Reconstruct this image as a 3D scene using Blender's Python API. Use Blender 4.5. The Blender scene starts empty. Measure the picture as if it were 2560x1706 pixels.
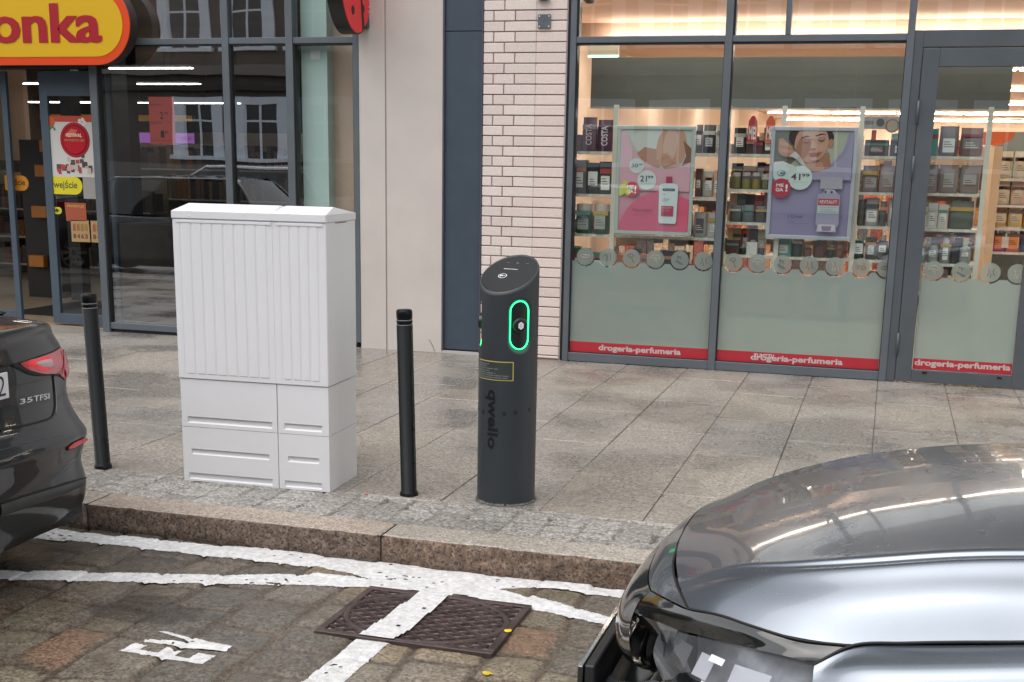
import bpy, math, random
import numpy as np
from mathutils import Vector

# ------------------------------------------------------------------ camera, world, light
sc = bpy.context.scene
COL = sc.collection
FOC, PITCH, ROLL, YAW, OX, OY = 3103.417, math.radians(12.8727), math.radians(1.10679), math.radians(-16.19988), 18.155, 264.314
_cy, _sy = math.cos(YAW), math.sin(YAW)
FWD = np.array([_sy*math.cos(PITCH), _cy*math.cos(PITCH), -math.sin(PITCH)])
_r = np.array([_cy, -_sy, 0.0]); _u = np.cross(_r, FWD)
RGT = math.cos(ROLL)*_r + math.sin(ROLL)*_u
UPV = -math.sin(ROLL)*_r + math.cos(ROLL)*_u
EYE = np.array([0.0, 0.0, 1.6])
cd = bpy.data.cameras.new('camera'); cam = bpy.data.objects.new('camera', cd); COL.objects.link(cam)
from mathutils import Matrix
M = Matrix(((RGT[0], UPV[0], -FWD[0], EYE[0]), (RGT[1], UPV[1], -FWD[1], EYE[1]), (RGT[2], UPV[2], -FWD[2], EYE[2]), (0, 0, 0, 1)))
cam.matrix_world = M
cd.sensor_width = 36; cd.lens = 36*FOC/2560; cd.shift_x = -OX/2560; cd.shift_y = OY/2560
cd.clip_start = 0.05; cd.clip_end = 500
sc.camera = cam
SUN_EL, SUN_AZ = math.radians(66), math.radians(215)
w = bpy.data.worlds.new('World'); sc.world = w; w.use_nodes = True
nt = w.node_tree; bg = nt.nodes['Background']
sky = nt.nodes.new('ShaderNodeTexSky'); sky.sky_type = 'NISHITA'; sky.sun_disc = False
sky.sun_elevation = SUN_EL; sky.sun_rotation = SUN_AZ; sky.air_density = 1.2; sky.dust_density = 1.5; sky.ozone_density = 1.0
hs = nt.nodes.new('ShaderNodeHueSaturation'); hs.inputs['Saturation'].default_value = 0.10   # overcast: grey cloud cover
nt.links.new(sky.outputs[0], hs.inputs['Color']); nt.links.new(hs.outputs[0], bg.inputs['Color'])
bg.inputs['Strength'].default_value = 0.15
sd = bpy.data.lights.new('sun', 'SUN'); sd.energy = 0.75; sd.angle = math.radians(60); sd.color = (1.0, 0.96, 0.91)
sun = bpy.data.objects.new('sun', sd); COL.objects.link(sun)
_d = Vector((math.cos(SUN_EL)*math.sin(SUN_AZ), math.cos(SUN_EL)*math.cos(SUN_AZ), math.sin(SUN_EL)))
sun.rotation_euler = _d.to_track_quat('Z', 'Y').to_euler(); sun.location = (0, 0, 20)
sc.view_settings.view_transform = 'Standard'; sc.view_settings.look = 'None'
sc.view_settings.gamma = 1.0; sc.view_settings.exposure = 0.92; sc.view_settings.use_curve_mapping = False
sc.render.engine = 'CYCLES'; sc.cycles.max_bounces = 8; sc.cycles.transparent_max_bounces = 16
sc.cycles.caustics_reflective = False; sc.cycles.caustics_refractive = False

rnd = random.Random(7)

# where a line of sight meets a real plane (used only to read measurements off the survey picture)
def ray(x, y): return (x-OX-1280)/FOC*RGT - (y-OY-853)/FOC*UPV + FWD
def gz(x, y, z=0.0): d = ray(x, y); return EYE + d*(z-EYE[2])/d[2]
def gy(x, y, Y): d = ray(x, y); return EYE + d*Y/d[1]

# ------------------------------------------------------------------ materials
def _p(name):
    m = bpy.data.materials.new(name); m.use_nodes = True
    return m, m.node_tree, m.node_tree.nodes['Principled BSDF']
def _coords(t, obj=True):
    c = t.nodes.new('ShaderNodeTexCoord'); return c.outputs['Object' if obj else 'Generated']
def _geo(t): return t.nodes.new('ShaderNodeNewGeometry').outputs['Position']
def mat(name, c, rough=0.5, metal=0.0, spec=0.5, var=0.0, scale=6.0, bump=0.0, bscale=None, coat=0.0, rvar=0.0, detail=4.0, emit=0.0, ecol=None, stretch=None):
    m, t, b = _p(name)
    b.inputs['Base Color'].default_value = (*c, 1); b.inputs['Roughness'].default_value = rough
    b.inputs['Metallic'].default_value = metal; b.inputs['Specular IOR Level'].default_value = spec
    b.inputs['Coat Weight'].default_value = coat; b.inputs['Coat Roughness'].default_value = 0.04
    if emit:
        b.inputs['Emission Color'].default_value = (*(ecol or c), 1); b.inputs['Emission Strength'].default_value = emit
    if var or bump or rvar:
        src = _geo(t)
        if stretch:
            mp = t.nodes.new('ShaderNodeMapping'); mp.inputs['Scale'].default_value = stretch; t.links.new(src, mp.inputs[0]); src = mp.outputs[0]
        n = t.nodes.new('ShaderNodeTexNoise'); n.inputs['Scale'].default_value = scale; n.inputs['Detail'].default_value = detail; n.inputs['Roughness'].default_value = 0.62
        t.links.new(src, n.inputs['Vector'])
        if var:
            r = t.nodes.new('ShaderNodeValToRGB'); r.color_ramp.elements[0].position = 0.3; r.color_ramp.elements[1].position = 0.72
            r.color_ramp.elements[0].color = (*[max(0, k*(1-var)) for k in c], 1); r.color_ramp.elements[1].color = (*[min(1, k*(1+var)) for k in c], 1)
            t.links.new(n.outputs[0], r.inputs[0]); t.links.new(r.outputs[0], b.inputs['Base Color'])
        if rvar:
            mr = t.nodes.new('ShaderNodeMapRange'); mr.inputs[1].default_value = .3; mr.inputs[2].default_value = .7
            mr.inputs[3].default_value = max(0.02, rough-rvar); mr.inputs[4].default_value = min(1, rough+rvar)
            t.links.new(n.outputs[0], mr.inputs[0]); t.links.new(mr.outputs[0], b.inputs['Roughness'])
        if bump:
            n2 = t.nodes.new('ShaderNodeTexNoise'); n2.inputs['Scale'].default_value = bscale or scale*4; n2.inputs['Detail'].default_value = 5
            t.links.new(src, n2.inputs['Vector'])
            bp = t.nodes.new('ShaderNodeBump'); bp.inputs['Strength'].default_value = bump; bp.inputs['Distance'].default_value = 0.01
            t.links.new(n2.outputs[0], bp.inputs['Height']); t.links.new(bp.outputs[0], b.inputs['Normal'])
    return m
def granite(name, attr=True, c=(0.3, 0.28, 0.25), sp=70.0, contrast=0.5, rough=0.55, bump=0.35, wet=0.0, tint=None):
    """speckled stone: colour attribute x grain of two sizes x damp patches"""
    m, t, b = _p(name); N = t.nodes; L = t.links
    pos = _geo(t)
    if attr:
        a = N.new('ShaderNodeVertexColor'); a.layer_name = 'Col'; base = a.outputs['Color']
    else:
        rgb = N.new('ShaderNodeRGB'); rgb.outputs[0].default_value = (*c, 1); base = rgb.outputs[0]
    def noise(s, d=3, r=.6):
        n = N.new('ShaderNodeTexNoise'); n.inputs['Scale'].default_value = s; n.inputs['Detail'].default_value = d; n.inputs['Roughness'].default_value = r
        L.new(pos, n.inputs['Vector']); return n.outputs[0]
    def rng(v, a, b_, lo, hi):
        mr = N.new('ShaderNodeMapRange'); mr.inputs[1].default_value = a; mr.inputs[2].default_value = b_; mr.inputs[3].default_value = lo; mr.inputs[4].default_value = hi
        L.new(v, mr.inputs[0]); return mr.outputs[0]
    def mul(x, y):
        q = N.new('ShaderNodeMath'); q.operation = 'MULTIPLY'; L.new(x, q.inputs[0]); L.new(y, q.inputs[1]); return q.outputs[0]
    g1 = rng(noise(sp, 2, .7), .36, .64, 1-contrast, 1+contrast)
    g2 = rng(noise(sp*0.35, 3), .3, .7, 1-contrast*.45, 1+contrast*.45)
    g = mul(g1, g2)
    n_w = noise(1.1, 4, .6)
    if wet:
        g = mul(g, rng(n_w, .40, .58, 1-wet, 1.0))
    mx = N.new('ShaderNodeMix'); mx.data_type = 'RGBA'; mx.blend_type = 'MULTIPLY'; mx.inputs[0].default_value = 1.0
    cb = N.new('ShaderNodeCombineColor'); [L.new(g, cb.inputs[i]) for i in range(3)]
    L.new(base, mx.inputs[6]); L.new(cb.outputs[0], mx.inputs[7]); out = mx.outputs[2]
    if tint:
        m2 = N.new('ShaderNodeMix'); m2.data_type = 'RGBA'; m2.blend_type = 'MIX'
        L.new(rng(noise(sp*.5, 3, .7), .52, .60, 0, .75), m2.inputs[0]); L.new(out, m2.inputs[6]); m2.inputs[7].default_value = (*tint, 1); out = m2.outputs[2]
    L.new(out, b.inputs['Base Color'])
    L.new(rng(n_w, .38, .6, max(.12, rough-.28), rough+.1), b.inputs['Roughness'])
    if attr:
        q = N.new('ShaderNodeMath'); q.operation = 'MULTIPLY'; a2 = a.outputs['Alpha']
        lastr = b.inputs['Roughness'].links[0].from_socket
        L.new(lastr, q.inputs[0]); L.new(a2, q.inputs[1]); L.new(q.outputs[0], b.inputs['Roughness'])
    bp = N.new('ShaderNodeBump'); bp.inputs['Strength'].default_value = bump; bp.inputs['Distance'].default_value = .006
    L.new(noise(sp*.8, 4, .7), bp.inputs['Height']); L.new(bp.outputs[0], b.inputs['Normal'])
    return m
def glass(name, tint=(0.93, 0.97, 0.95), refl=1.0, ior=1.5, rough=0.0):
    m = bpy.data.materials.new(name); m.use_nodes = True; t = m.node_tree; t.nodes.clear()
    o = t.nodes.new('ShaderNodeOutputMaterial'); mx = t.nodes.new('ShaderNodeMixShader'); tr = t.nodes.new('ShaderNodeBsdfTransparent'); gl = t.nodes.new('ShaderNodeBsdfGlossy')
    # same reflectance from both faces of the pane: R0 + (1-R0)(1-|cos|)^5
    ge = t.nodes.new('ShaderNodeNewGeometry'); dt = t.nodes.new('ShaderNodeVectorMath'); dt.operation = 'DOT_PRODUCT'
    t.links.new(ge.outputs['Normal'], dt.inputs[0]); t.links.new(ge.outputs['Incoming'], dt.inputs[1])
    def mth(op, x, y=None):
        q = t.nodes.new('ShaderNodeMath'); q.operation = op
        for i, v in enumerate((x, y)):
            if v is None: continue
            if isinstance(v, float): q.inputs[i].default_value = v
            else: t.links.new(v, q.inputs[i])
        return q.outputs[0]
    R0 = .045*refl; p5 = mth('POWER', mth('SUBTRACT', 1.0, mth('ABSOLUTE', dt.outputs['Value'])), 5.0)
    t.links.new(mth('ADD', mth('MULTIPLY', p5, 1.0-R0), R0), mx.inputs[0])
    tr.inputs[0].default_value = (*tint, 1); gl.inputs['Roughness'].default_value = rough; gl.inputs['Color'].default_value = (.95, .97, 1, 1)
    # slightly wavy float glass
    n = t.nodes.new('ShaderNodeTexNoise'); n.inputs['Scale'].default_value = 1.6; n.inputs['Detail'].default_value = 1
    bp = t.nodes.new('ShaderNodeBump'); bp.inputs['Strength'].default_value = .035; bp.inputs['Distance'].default_value = .02
    t.links.new(_geo(t), n.inputs['Vector']); t.links.new(n.outputs[0], bp.inputs['Height']); t.links.new(bp.outputs[0], gl.inputs['Normal'])
    t.links.new(tr.outputs[0], mx.inputs[1]); t.links.new(gl.outputs[0], mx.inputs[2]); t.links.new(mx.outputs[0], o.inputs[0])
    return m
def film_mat(name, c, alpha=0.9):
    m = bpy.data.materials.new(name); m.use_nodes = True; t = m.node_tree; t.nodes.clear()
    o = t.nodes.new('ShaderNodeOutputMaterial'); a = t.nodes.new('ShaderNodeMixShader'); b = t.nodes.new('ShaderNodeMixShader')
    d = t.nodes.new('ShaderNodeBsdfDiffuse'); tl = t.nodes.new('ShaderNodeBsdfTranslucent'); tr = t.nodes.new('ShaderNodeBsdfTransparent')
    d.inputs[0].default_value = (*c, 1); tl.inputs[0].default_value = (*c, 1); b.inputs[0].default_value = .45; a.inputs[0].default_value = alpha
    t.links.new(d.outputs[0], b.inputs[1]); t.links.new(tl.outputs[0], b.inputs[2]); t.links.new(tr.outputs[0], a.inputs[1]); t.links.new(b.outputs[0], a.inputs[2]); t.links.new(a.outputs[0], o.inputs[0])
    return m
_mc = {}
def flat(c, rough=0.5, **k):
    key = (tuple(round(x, 3) for x in c), rough, tuple(sorted(k.items())))
    if key not in _mc: _mc[key] = mat('paint_%d' % len(_mc), c, rough, **k)
    return _mc[key]

# ------------------------------------------------------------------ geometry helpers
def mesh(name, V, F, m, parent=None, smooth=False, kind=None):
    V = [tuple(map(float, v)) for v in V]
    if parent is not None:
        off = np.zeros(3); p = parent
        while p is not None: off += np.array(p.location); p = p.parent
        V = [(v[0]-off[0], v[1]-off[1], v[2]-off[2]) for v in V]
    me = bpy.data.meshes.new(name); me.from_pydata(V, [], [tuple(f) for f in F]); me.update()
    if smooth: me.shade_smooth()
    if m is not None: me.materials.append(m)
    o = bpy.data.objects.new(name, me); COL.objects.link(o)
    if parent is not None: o.parent = parent
    if kind: o['kind'] = kind
    return o
def thing(name, label, cat, loc=(0, 0, 0), group=None):
    o = bpy.data.objects.new(name, None); COL.objects.link(o); o.location = loc; o.empty_display_size = .1
    o['label'] = label; o['category'] = cat
    if group: o['group'] = group
    return o
def tag(o, label, cat, group=None):
    o['label'] = label; o['category'] = cat
    if group: o['group'] = group
    return o
def copy_tree(o, parent=None):
    c = o.copy(); COL.objects.link(c); c.parent = parent
    for ch in [x for x in o.children]: copy_tree(ch, c)
    return c
class MB:
    def __init__(s): s.V = []; s.F = []
    def add(s, V, F):
        n = len(s.V); s.V += [tuple(map(float, v)) for v in V]; s.F += [tuple(i+n for i in f) for f in F]; return s
    def box(s, x0, x1, y0, y1, z0, z1, bev=0.0):
        if bev <= 0:
            return s.add([(x0,y0,z0),(x1,y0,z0),(x1,y1,z0),(x0,y1,z0),(x0,y0,z1),(x1,y0,z1),(x1,y1,z1),(x0,y1,z1)],
                         [(0,3,2,1),(4,5,6,7),(0,1,5,4),(1,2,6,5),(2,3,7,6),(3,0,4,7)])
        b = min(bev, (x1-x0)*.45, (y1-y0)*.45, (z1-z0)*.45); V = []; idx = {}
        for ix, (x, sx) in enumerate(((x0, 1), (x1, -1))):
            for iy, (y, sy) in enumerate(((y0, 1), (y1, -1))):
                for iz, (z, sz) in enumerate(((z0, 1), (z1, -1))):
                    for ax in range(3):
                        idx[(ix, iy, iz, ax)] = len(V)
                        V.append((x+(0 if ax == 0 else sx*b), y+(0 if ax == 1 else sy*b), z+(0 if ax == 2 else sz*b)))
        F = []
        for s_ in (0, 1):
            F.append([idx[(s_, a, c, 0)] for a, c in ((0,0),(1,0),(1,1),(0,1))][::(-1 if s_ == 0 else 1)])
            F.append([idx[(a, s_, c, 1)] for a, c in ((0,0),(1,0),(1,1),(0,1))][::(1 if s_ == 0 else -1)])
            F.append([idx[(a, c, s_, 2)] for a, c in ((0,0),(1,0),(1,1),(0,1))][::(-1 if s_ == 0 else 1)])
        for a in (0, 1):
            for c in (0, 1):
                F.append([idx[(0,a,c,1)], idx[(1,a,c,1)], idx[(1,a,c,2)], idx[(0,a,c,2)]])
                F.append([idx[(a,0,c,0)], idx[(a,1,c,0)], idx[(a,1,c,2)], idx[(a,0,c,2)]])
                F.append([idx[(a,c,0,0)], idx[(a,c,1,0)], idx[(a,c,1,1)], idx[(a,c,0,1)]])
        for k in [(a, c, e) for a in (0,1) for c in (0,1) for e in (0,1)]: F.append([idx[(*k, 0)], idx[(*k, 1)], idx[(*k, 2)]])
        return s.add(V, F)
    def grid(s, G, close=False):
        nu, nv = len(G), len(G[0]); V = [p for row in G for p in row]; F = []
        for i in range(nu-1):
            for j in range(nv-1 if not close else nv):
                j2 = (j+1) % nv; F.append((i*nv+j, i*nv+j2, (i+1)*nv+j2, (i+1)*nv+j))
        return s.add(V, F)
    def lathe(s, prof, c=(0, 0), n=32, cap=True):
        G = [[(c[0]+r*math.cos(2*math.pi*k/n), c[1]+r*math.sin(2*math.pi*k/n), z) for k in range(n)] for r, z in prof]
        b = len(s.V); s.grid(G, True)
        if cap:
            s.F.append(tuple(b+k for k in range(n))[::-1]); s.F.append(tuple(b+(len(prof)-1)*n+k for k in range(n)))
        return s
    def tube(s, pts, r, n=8):
        pts = [Vector(p) for p in pts]; G = []
        for i, p in enumerate(pts):
            d = (pts[min(i+1, len(pts)-1)]-pts[max(i-1, 0)]).normalized()
            a = d.orthogonal().normalized() if i == 0 else (a0-d*a0.dot(d)).normalized()
            a0 = a; b = d.cross(a)
            G.append([tuple(p+(a*math.cos(2*math.pi*k/n)+b*math.sin(2*math.pi*k/n))*r) for k in range(n)])
        return s.grid(G, True)
    def prism(s, poly, y0, y1):
        """outline in x,z pulled from y0 to y1"""
        n = len(poly); return s.add([(x, y0, z) for x, z in poly]+[(x, y1, z) for x, z in poly],
            [tuple(range(n)), tuple(range(2*n-1, n-1, -1))]+[(i, (i+1) % n + 0, (i+1) % n+n, i+n)[::-1] for i in range(n)])
    def build(s, name, m, parent=None, smooth=False, kind=None): return mesh(name, s.V, s.F, m, parent, smooth, kind)
def box(name, x0, x1, y0, y1, z0, z1, m, parent=None, bev=0.0): return MB().box(x0, x1, y0, y1, z0, z1, bev).build(name, m, parent)
def cr(P, n):
    """Catmull-Rom through the rows of P (k x ...), n points per span"""
    P = np.array(P, float); k = len(P); E = np.concatenate([[2*P[0]-P[1]], P, [2*P[-1]-P[-2]]]); out = []
    for i in range(k-1):
        for t in np.arange(n)/n:
            a, b, c, d = E[i], E[i+1], E[i+2], E[i+3]
            out.append(.5*((2*b)+(-a+c)*t+(2*a-5*b+4*c-d)*t*t+(-a+3*b-3*c+d)*t**3))
    out.append(P[-1]); return np.array(out)
def patch(rows, nu=5, nv=5):
    A = cr(np.array(rows, float), nu); B = cr(np.swapaxes(A, 0, 1), nv); return np.swapaxes(B, 0, 1)
def vnoise(x, y, seed=0):
    x = np.asarray(x, float); y = np.asarray(y, float); xi = np.floor(x).astype(np.int64); yi = np.floor(y).astype(np.int64); fx = x-xi; fy = y-yi
    fx = fx*fx*(3-2*fx); fy = fy*fy*(3-2*fy)
    def h(a, b):
        n = (a*374761393+b*668265263+seed*1442695041) & 0xffffffff; n = ((n ^ (n >> 13))*1274126177) & 0xffffffff; return ((n ^ (n >> 16)) & 0xffff)/65535.0
    return (h(xi, yi)*(1-fx)+h(xi+1, yi)*fx)*(1-fy)+(h(xi, yi+1)*(1-fx)+h(xi+1, yi+1)*fx)*fy
def fbm(x, y, seed=0, o=4):
    s = 0; a = .5
    for k in range(o): s = s+a*vnoise(x*2**k, y*2**k, seed+k); a *= .5
    return s/(1-.5**o)
def field(name, X, Y, Z, m, C=None, keep=None, parent=None, kind=None):
    ny, nx = X.shape; V = np.stack([X, Y, Z], -1).reshape(-1, 3)
    i, j = np.meshgrid(np.arange(ny-1), np.arange(nx-1), indexing='ij'); a = i*nx+j
    Q = np.stack([a, a+1, a+nx+1, a+nx], -1).reshape(-1, 4)
    if keep is not None:
        Q = Q[keep.reshape(-1)]; used = np.unique(Q); mp = np.full(len(V), -1); mp[used] = np.arange(len(used)); Q = mp[Q]; V = V[used]
        if C is not None: C = C.reshape(-1, 4)[used]
    me = bpy.data.meshes.new(name); me.vertices.add(len(V)); me.vertices.foreach_set('co', V.astype(np.float32).ravel())
    me.loops.add(Q.size); me.loops.foreach_set('vertex_index', Q.ravel().astype(np.int32)); me.polygons.add(len(Q)); me.polygons.foreach_set('loop_start', (np.arange(len(Q))*4).astype(np.int32))
    try: me.polygons.foreach_set('loop_total', np.full(len(Q), 4, np.int32))
    except Exception: pass
    me.update(calc_edges=True); me.shade_smooth()
    if C is not None:
        ca = me.color_attributes.new('Col', 'FLOAT_COLOR', 'POINT'); ca.data.foreach_set('color', C.reshape(-1, 4).astype(np.float32).ravel())
    me.materials.append(m); o = bpy.data.objects.new(name, me); COL.objects.link(o)
    if parent: o.parent = parent
    if kind: o['kind'] = kind
    return o
_tc = {}
def text_geo(body, bold=0.0, shear=0.0):
    k = (body, bold, shear)
    if k not in _tc:
        cu = bpy.data.curves.new('t', 'FONT'); cu.body = body; cu.size = 1; cu.offset = bold; cu.shear = shear; cu.resolution_u = 3
        ob = bpy.data.objects.new('t', cu); COL.objects.link(ob); dg = bpy.context.evaluated_depsgraph_get(); dg.update()
        me = bpy.data.meshes.new_from_object(ob.evaluated_get(dg)); V = np.array([v.co[:2] for v in me.vertices]); F = [tuple(p.vertices) for p in me.polygons]
        bpy.data.objects.remove(ob); bpy.data.curves.remove(cu); bpy.data.meshes.remove(me)
        lo, hi = V.min(0), V.max(0); V = (V-lo)/(hi-lo); _tc[k] = (V, F, (hi-lo)[0]/(hi-lo)[1])
    return _tc[k]
def text(name, body, org, right, up, m, parent=None, bold=0.0, shear=0.0):
    """lettering stretched over the parallelogram org, org+right, org+up"""
    V, F, _ = text_geo(body, bold, shear); o, r_, u_ = map(np.array, (org, right, up))
    return mesh(name, [o+r_*v[0]+u_*v[1] for v in V], F, m, parent)
def txt_xz(name, body, x0, x1, z0, z1, y, m, parent=None, bold=0.0): return text(name, body, (x0, y, z0), (x1-x0, 0, 0), (0, 0, z1-z0), m, parent, bold)
def circ(cx, cz, rx, rz=None, n=28, a0=0, a1=360):
    rz = rz or rx; full = abs(a1-a0) >= 360; k = n if full else n+1
    return [(cx+rx*math.cos(math.radians(a0+(a1-a0)*i/n)), cz+rz*math.sin(math.radians(a0+(a1-a0)*i/n))) for i in range(k)]
def sheet(name, poly, y, m, parent=None, th=0.0008):
    """a printed shape in the plane y: thin slab facing the street"""
    return MB().prism(poly, y-th, y).build(name, m, parent)
def rrect(x0, x1, z0, z1, r, n=6):
    P = []
    for cx, cz, a in ((x1-r, z1-r, 0), (x0+r, z1-r, 90), (x0+r, z0+r, 180), (x1-r, z0+r, 270)):
        P += [(cx+r*math.cos(math.radians(a+90*i/n)), cz+r*math.sin(math.radians(a+90*i/n))) for i in range(n+1)]
    return P
# ------------------------------------------------------------------ ground
ZR = -0.12
M_sett = granite('street_stone', sp=80, contrast=.46, rough=.42, bump=.5)
M_kerb = granite('kerb_granite', sp=75, contrast=.75, rough=.6, bump=1.0, tint=(.13, .065, .038))
M_kerbt = granite('kerb_granite_worn', sp=85, contrast=.42, rough=.6, bump=.4)
M_slab = granite('pavement_granite', sp=58, contrast=.44, rough=.42, bump=.28, wet=.26)
M_psett = granite('pavement_sett_stone', sp=62, contrast=.50, rough=.5, bump=.5)
M_paint = mat('road_paint', (.66, .65, .65), .6, var=.26, scale=38, bump=.6, bscale=120, detail=8)
M_far = mat('far_ground', (.10, .095, .09), .7, var=.3, scale=3)
M_ash = mat('joint_dirt', (.055, .048, .042), .8, var=.4, scale=30)

g = mesh('ground', [(-150, -120, -.2), (150, -120, -.2), (150, 150, -.2), (-150, 150, -.2)], [(0, 1, 2, 3)], M_far, kind='structure')
# road of large granite setts, laid in courses running across the street
def stones(x, y, wx, wy, seed, warp=.03, stag=.5):
    """per-point stone id, edge distance"""
    xw = x+(fbm(x*1.7, y*1.7, seed+5, 2)-.5)*warp*2.2; yw = y+(fbm(x*1.9+9, y*1.9, seed+6, 2)-.5)*warp*2.2
    r = np.random.RandomState(seed); lo, hi = -20.0, 12.0
    xb = [lo]
    while xb[-1] < hi: xb.append(xb[-1]+wx*(.82+.38*r.rand()))
    xb = np.array(xb); ci = np.searchsorted(xb, xw)-1
    dx = np.minimum(xw-xb[ci], xb[ci+1]-xw); sid = np.zeros(x.shape, np.int64); dy = np.zeros(x.shape)
    cx = (xb[ci]+xb[ci+1])/2; cyy = np.zeros(x.shape)
    for c in np.unique(ci):
        mk = ci == c; rr = np.random.RandomState(seed*31+int(c)); yl, yh = -6.0, 7.0; yb = [yl-wy*rr.rand()]
        while yb[-1] < yh: yb.append(yb[-1]+wy*(.7+.75*rr.rand()))
        yb = np.array(yb); yy = yw[mk]; k = np.searchsorted(yb, yy)-1
        dy[mk] = np.minimum(yy-yb[k], yb[k+1]-yy); sid[mk] = c*997+k; cyy[mk] = (yb[k]+yb[k+1])/2
    # rounded corners
    rad = .030; a, b = np.clip(rad-dx, 0, None), np.clip(rad-dy, 0, None)
    d = np.where((a > 0) & (b > 0), rad-np.hypot(a, b), np.minimum(dx, dy))
    return sid, d, xw-cx, yw-cyy
def sm(x, a, b): t = np.clip((x-a)/(b-a), 0, 1); return t*t*(3-2*t)
def per(sid, k): return ((sid*2654435761+k*40503*7919) % 10007)/10007.0
def road_h(X, Y):
    sid, d, lx, ly = stones(X, Y, .25, .29, 3, .06)
    d = d+(fbm(X*22, Y*22, 8, 3)-.5)*.012
    top = sm(d, -.001, .026)
    wear = fbm(X*1.3, Y*1.3, 40, 2)
    h = ZR-.012+.012*top+(per(sid, 1)-.5)*.010*top+((per(sid, 2)-.5)*lx+(per(sid, 3)-.5)*ly)*.05*top-.0028*(lx*lx+ly*ly)/.01*top*.5+(fbm(X*30, Y*30, 9, 3)-.5)*.005*top
    return h, sid, d, top
def grid2(x0, x1, y0, y1, s): return np.meshgrid(np.arange(x0, x1+s*.5, s), np.arange(y0, y1+s*.5, s))
X, Y = grid2(-6.2, 2.2, 2.2, 4.88, .0105)
H, SID, D, TOP = road_h(X, Y)
pal = np.array([.93, .86, .78])*np.array([(.170, .160, .145), (.145, .138, .125), (.195, .180, .155), (.165, .152, .122), (.225, .165, .110), (.195, .135, .100), (.175, .160, .13), (.22, .19, .145), (.13, .122, .112)])
wts = np.array([.22, .44, .58, .74, .79, .82, .91, .95, 1.0])
ci = np.searchsorted(wts, per(SID, 4)*.999); Cc = pal[ci]*(0.85+.35*per(SID, 5))[..., None]
big = fbm(X*.9, Y*.9, 21, 3)[..., None]; Cc = Cc*(.75+.5*big)
tan = sm(X, -1.9, -1.0)*sm(Y, 4.1, 3.6); Cc = Cc*(1-tan[..., None]*.35)+np.array((.33, .265, .18))*tan[..., None]*.35*(.7+.6*per(SID, 6))[..., None]
dirt = (1-sm(D, .004, .030)+.55*sm(fbm(X*5, Y*5, 23, 4), .55, .75))[..., None].clip(0, 1)
jc = np.array((.095, .074, .056))*(.7+.8*fbm(X*9, Y*9, 30, 3))[..., None]
Cc = Cc*(1-dirt)+jc*dirt
P1 = gz(370, 1520, ZR); pud = np.exp(-(((X-P1[0])/.30)**2+((Y-P1[1])/.13)**2)+(fbm(X*6, Y*6, 50, 3)-.5)*2.2)
P2 = gz(120, 1400, ZR); pud2 = np.exp(-(((X-P2[0])/.5)**2+((Y-P2[1])/.12)**2)+(fbm(X*6, Y*6, 51, 3)-.5)*2.0)
damp = (sm(Y, 3.5, 4.3)*sm(X, -2.0, -3.2))[..., None]; Cc = Cc*(1-.35*damp*(.5+.8*fbm(X*2, Y*3, 55, 3))[..., None]); wet = np.clip(1.2*sm(pud, .32, .6)+.6*sm(pud2, .45, .8), 0, 1)*(1-.85*(per(SID, 7) > .8))
Cc = Cc*(1-.5*wet[..., None]); Rr = 1-.72*wet-.25*sm(1-TOP, .3, 1)
water = ZR-.006; H = np.where((wet > .5) & (H < water), water, H)
field('road', X, Y, H, M_sett, np.concatenate([Cc, Rr[..., None]], -1), kind='structure')
# the rest of the roadway, coarser
def coarse(name, x0, x1, y0, y1, s=.05):
    X, Y = grid2(x0, x1, y0, y1, s); h, sid, d, top = road_h(X, Y)
    C = pal[np.searchsorted(wts, per(sid, 4)*.999)]; dd = (1-sm(d, .0, .03))[..., None]; C = C*(1-dd)+np.array((.075, .058, .043))*dd
    field(name, X, Y, h-.006, M_sett, np.concatenate([C, np.ones(X.shape+(1,))], -1), kind='structure')
coarse('road_surface', -16, -6.2, -3, 4.88); coarse('road_surface_beyond', -6.2, 2.2, -3, 2.2); coarse('road_surface_end', 2.2, 8, -3, 4.88)

# painted parking lines, following the stones
def line_mesh(name, poly, label=None, seed=1, wear=.5, step=.006, ea=.016):
    P = np.array([gz(x, y, ZR)[:2] for x, y in poly]); x0, y0 = P.min(0)-.02; x1, y1 = P.max(0)+.02
    X, Y = grid2(x0, x1, y0, min(y1, 4.83), step)
    ed = (fbm(X*40, Y*40, seed, 3)-.5)*ea; ed2 = (fbm(X*42+5, Y*42, seed+3, 3)-.5)*ea
    inside = np.zeros(X.shape, bool); px, py = X+ed, Y+ed2; n = len(P)
    for i in range(n):
        (ax, ay), (bx, by) = P[i], P[(i+1) % n]
        if ay == by: continue
        c = ((ay > py) != (by > py)) & (px < (bx-ax)*(py-ay)/(by-ay)+ax); inside ^= c
    h, sid, d, top = road_h(X, Y)
    bad = (fbm(X*34, Y*60, seed+11, 3) > (.97-.18*wear)) | (fbm(X*3, Y*3, seed+15, 2)*.35+fbm(X*45, Y*75, seed+16, 3)*.65 > .84-.12*wear)
    keep = inside & ~bad; Q = keep[:-1, :-1] & keep[1:, :-1] & keep[:-1, 1:] & keep[1:, 1:]
    hh = np.maximum(h, ZR-.0075)
    for _ in range(2):
        q = np.pad(hh, 1, mode='edge'); hh = np.maximum.reduce([q[1+a:q.shape[0]-1+a, 1+b:q.shape[1]-1+b] for a in (-1, 0, 1) for b in (-1, 0, 1)])
    hh = hh+.0012+.001*(fbm(X*40, Y*40, seed+30, 2)-.5)
    o = field(name, X, Y, hh, M_paint, None, Q); o['kind'] = 'structure'; return o
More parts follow.
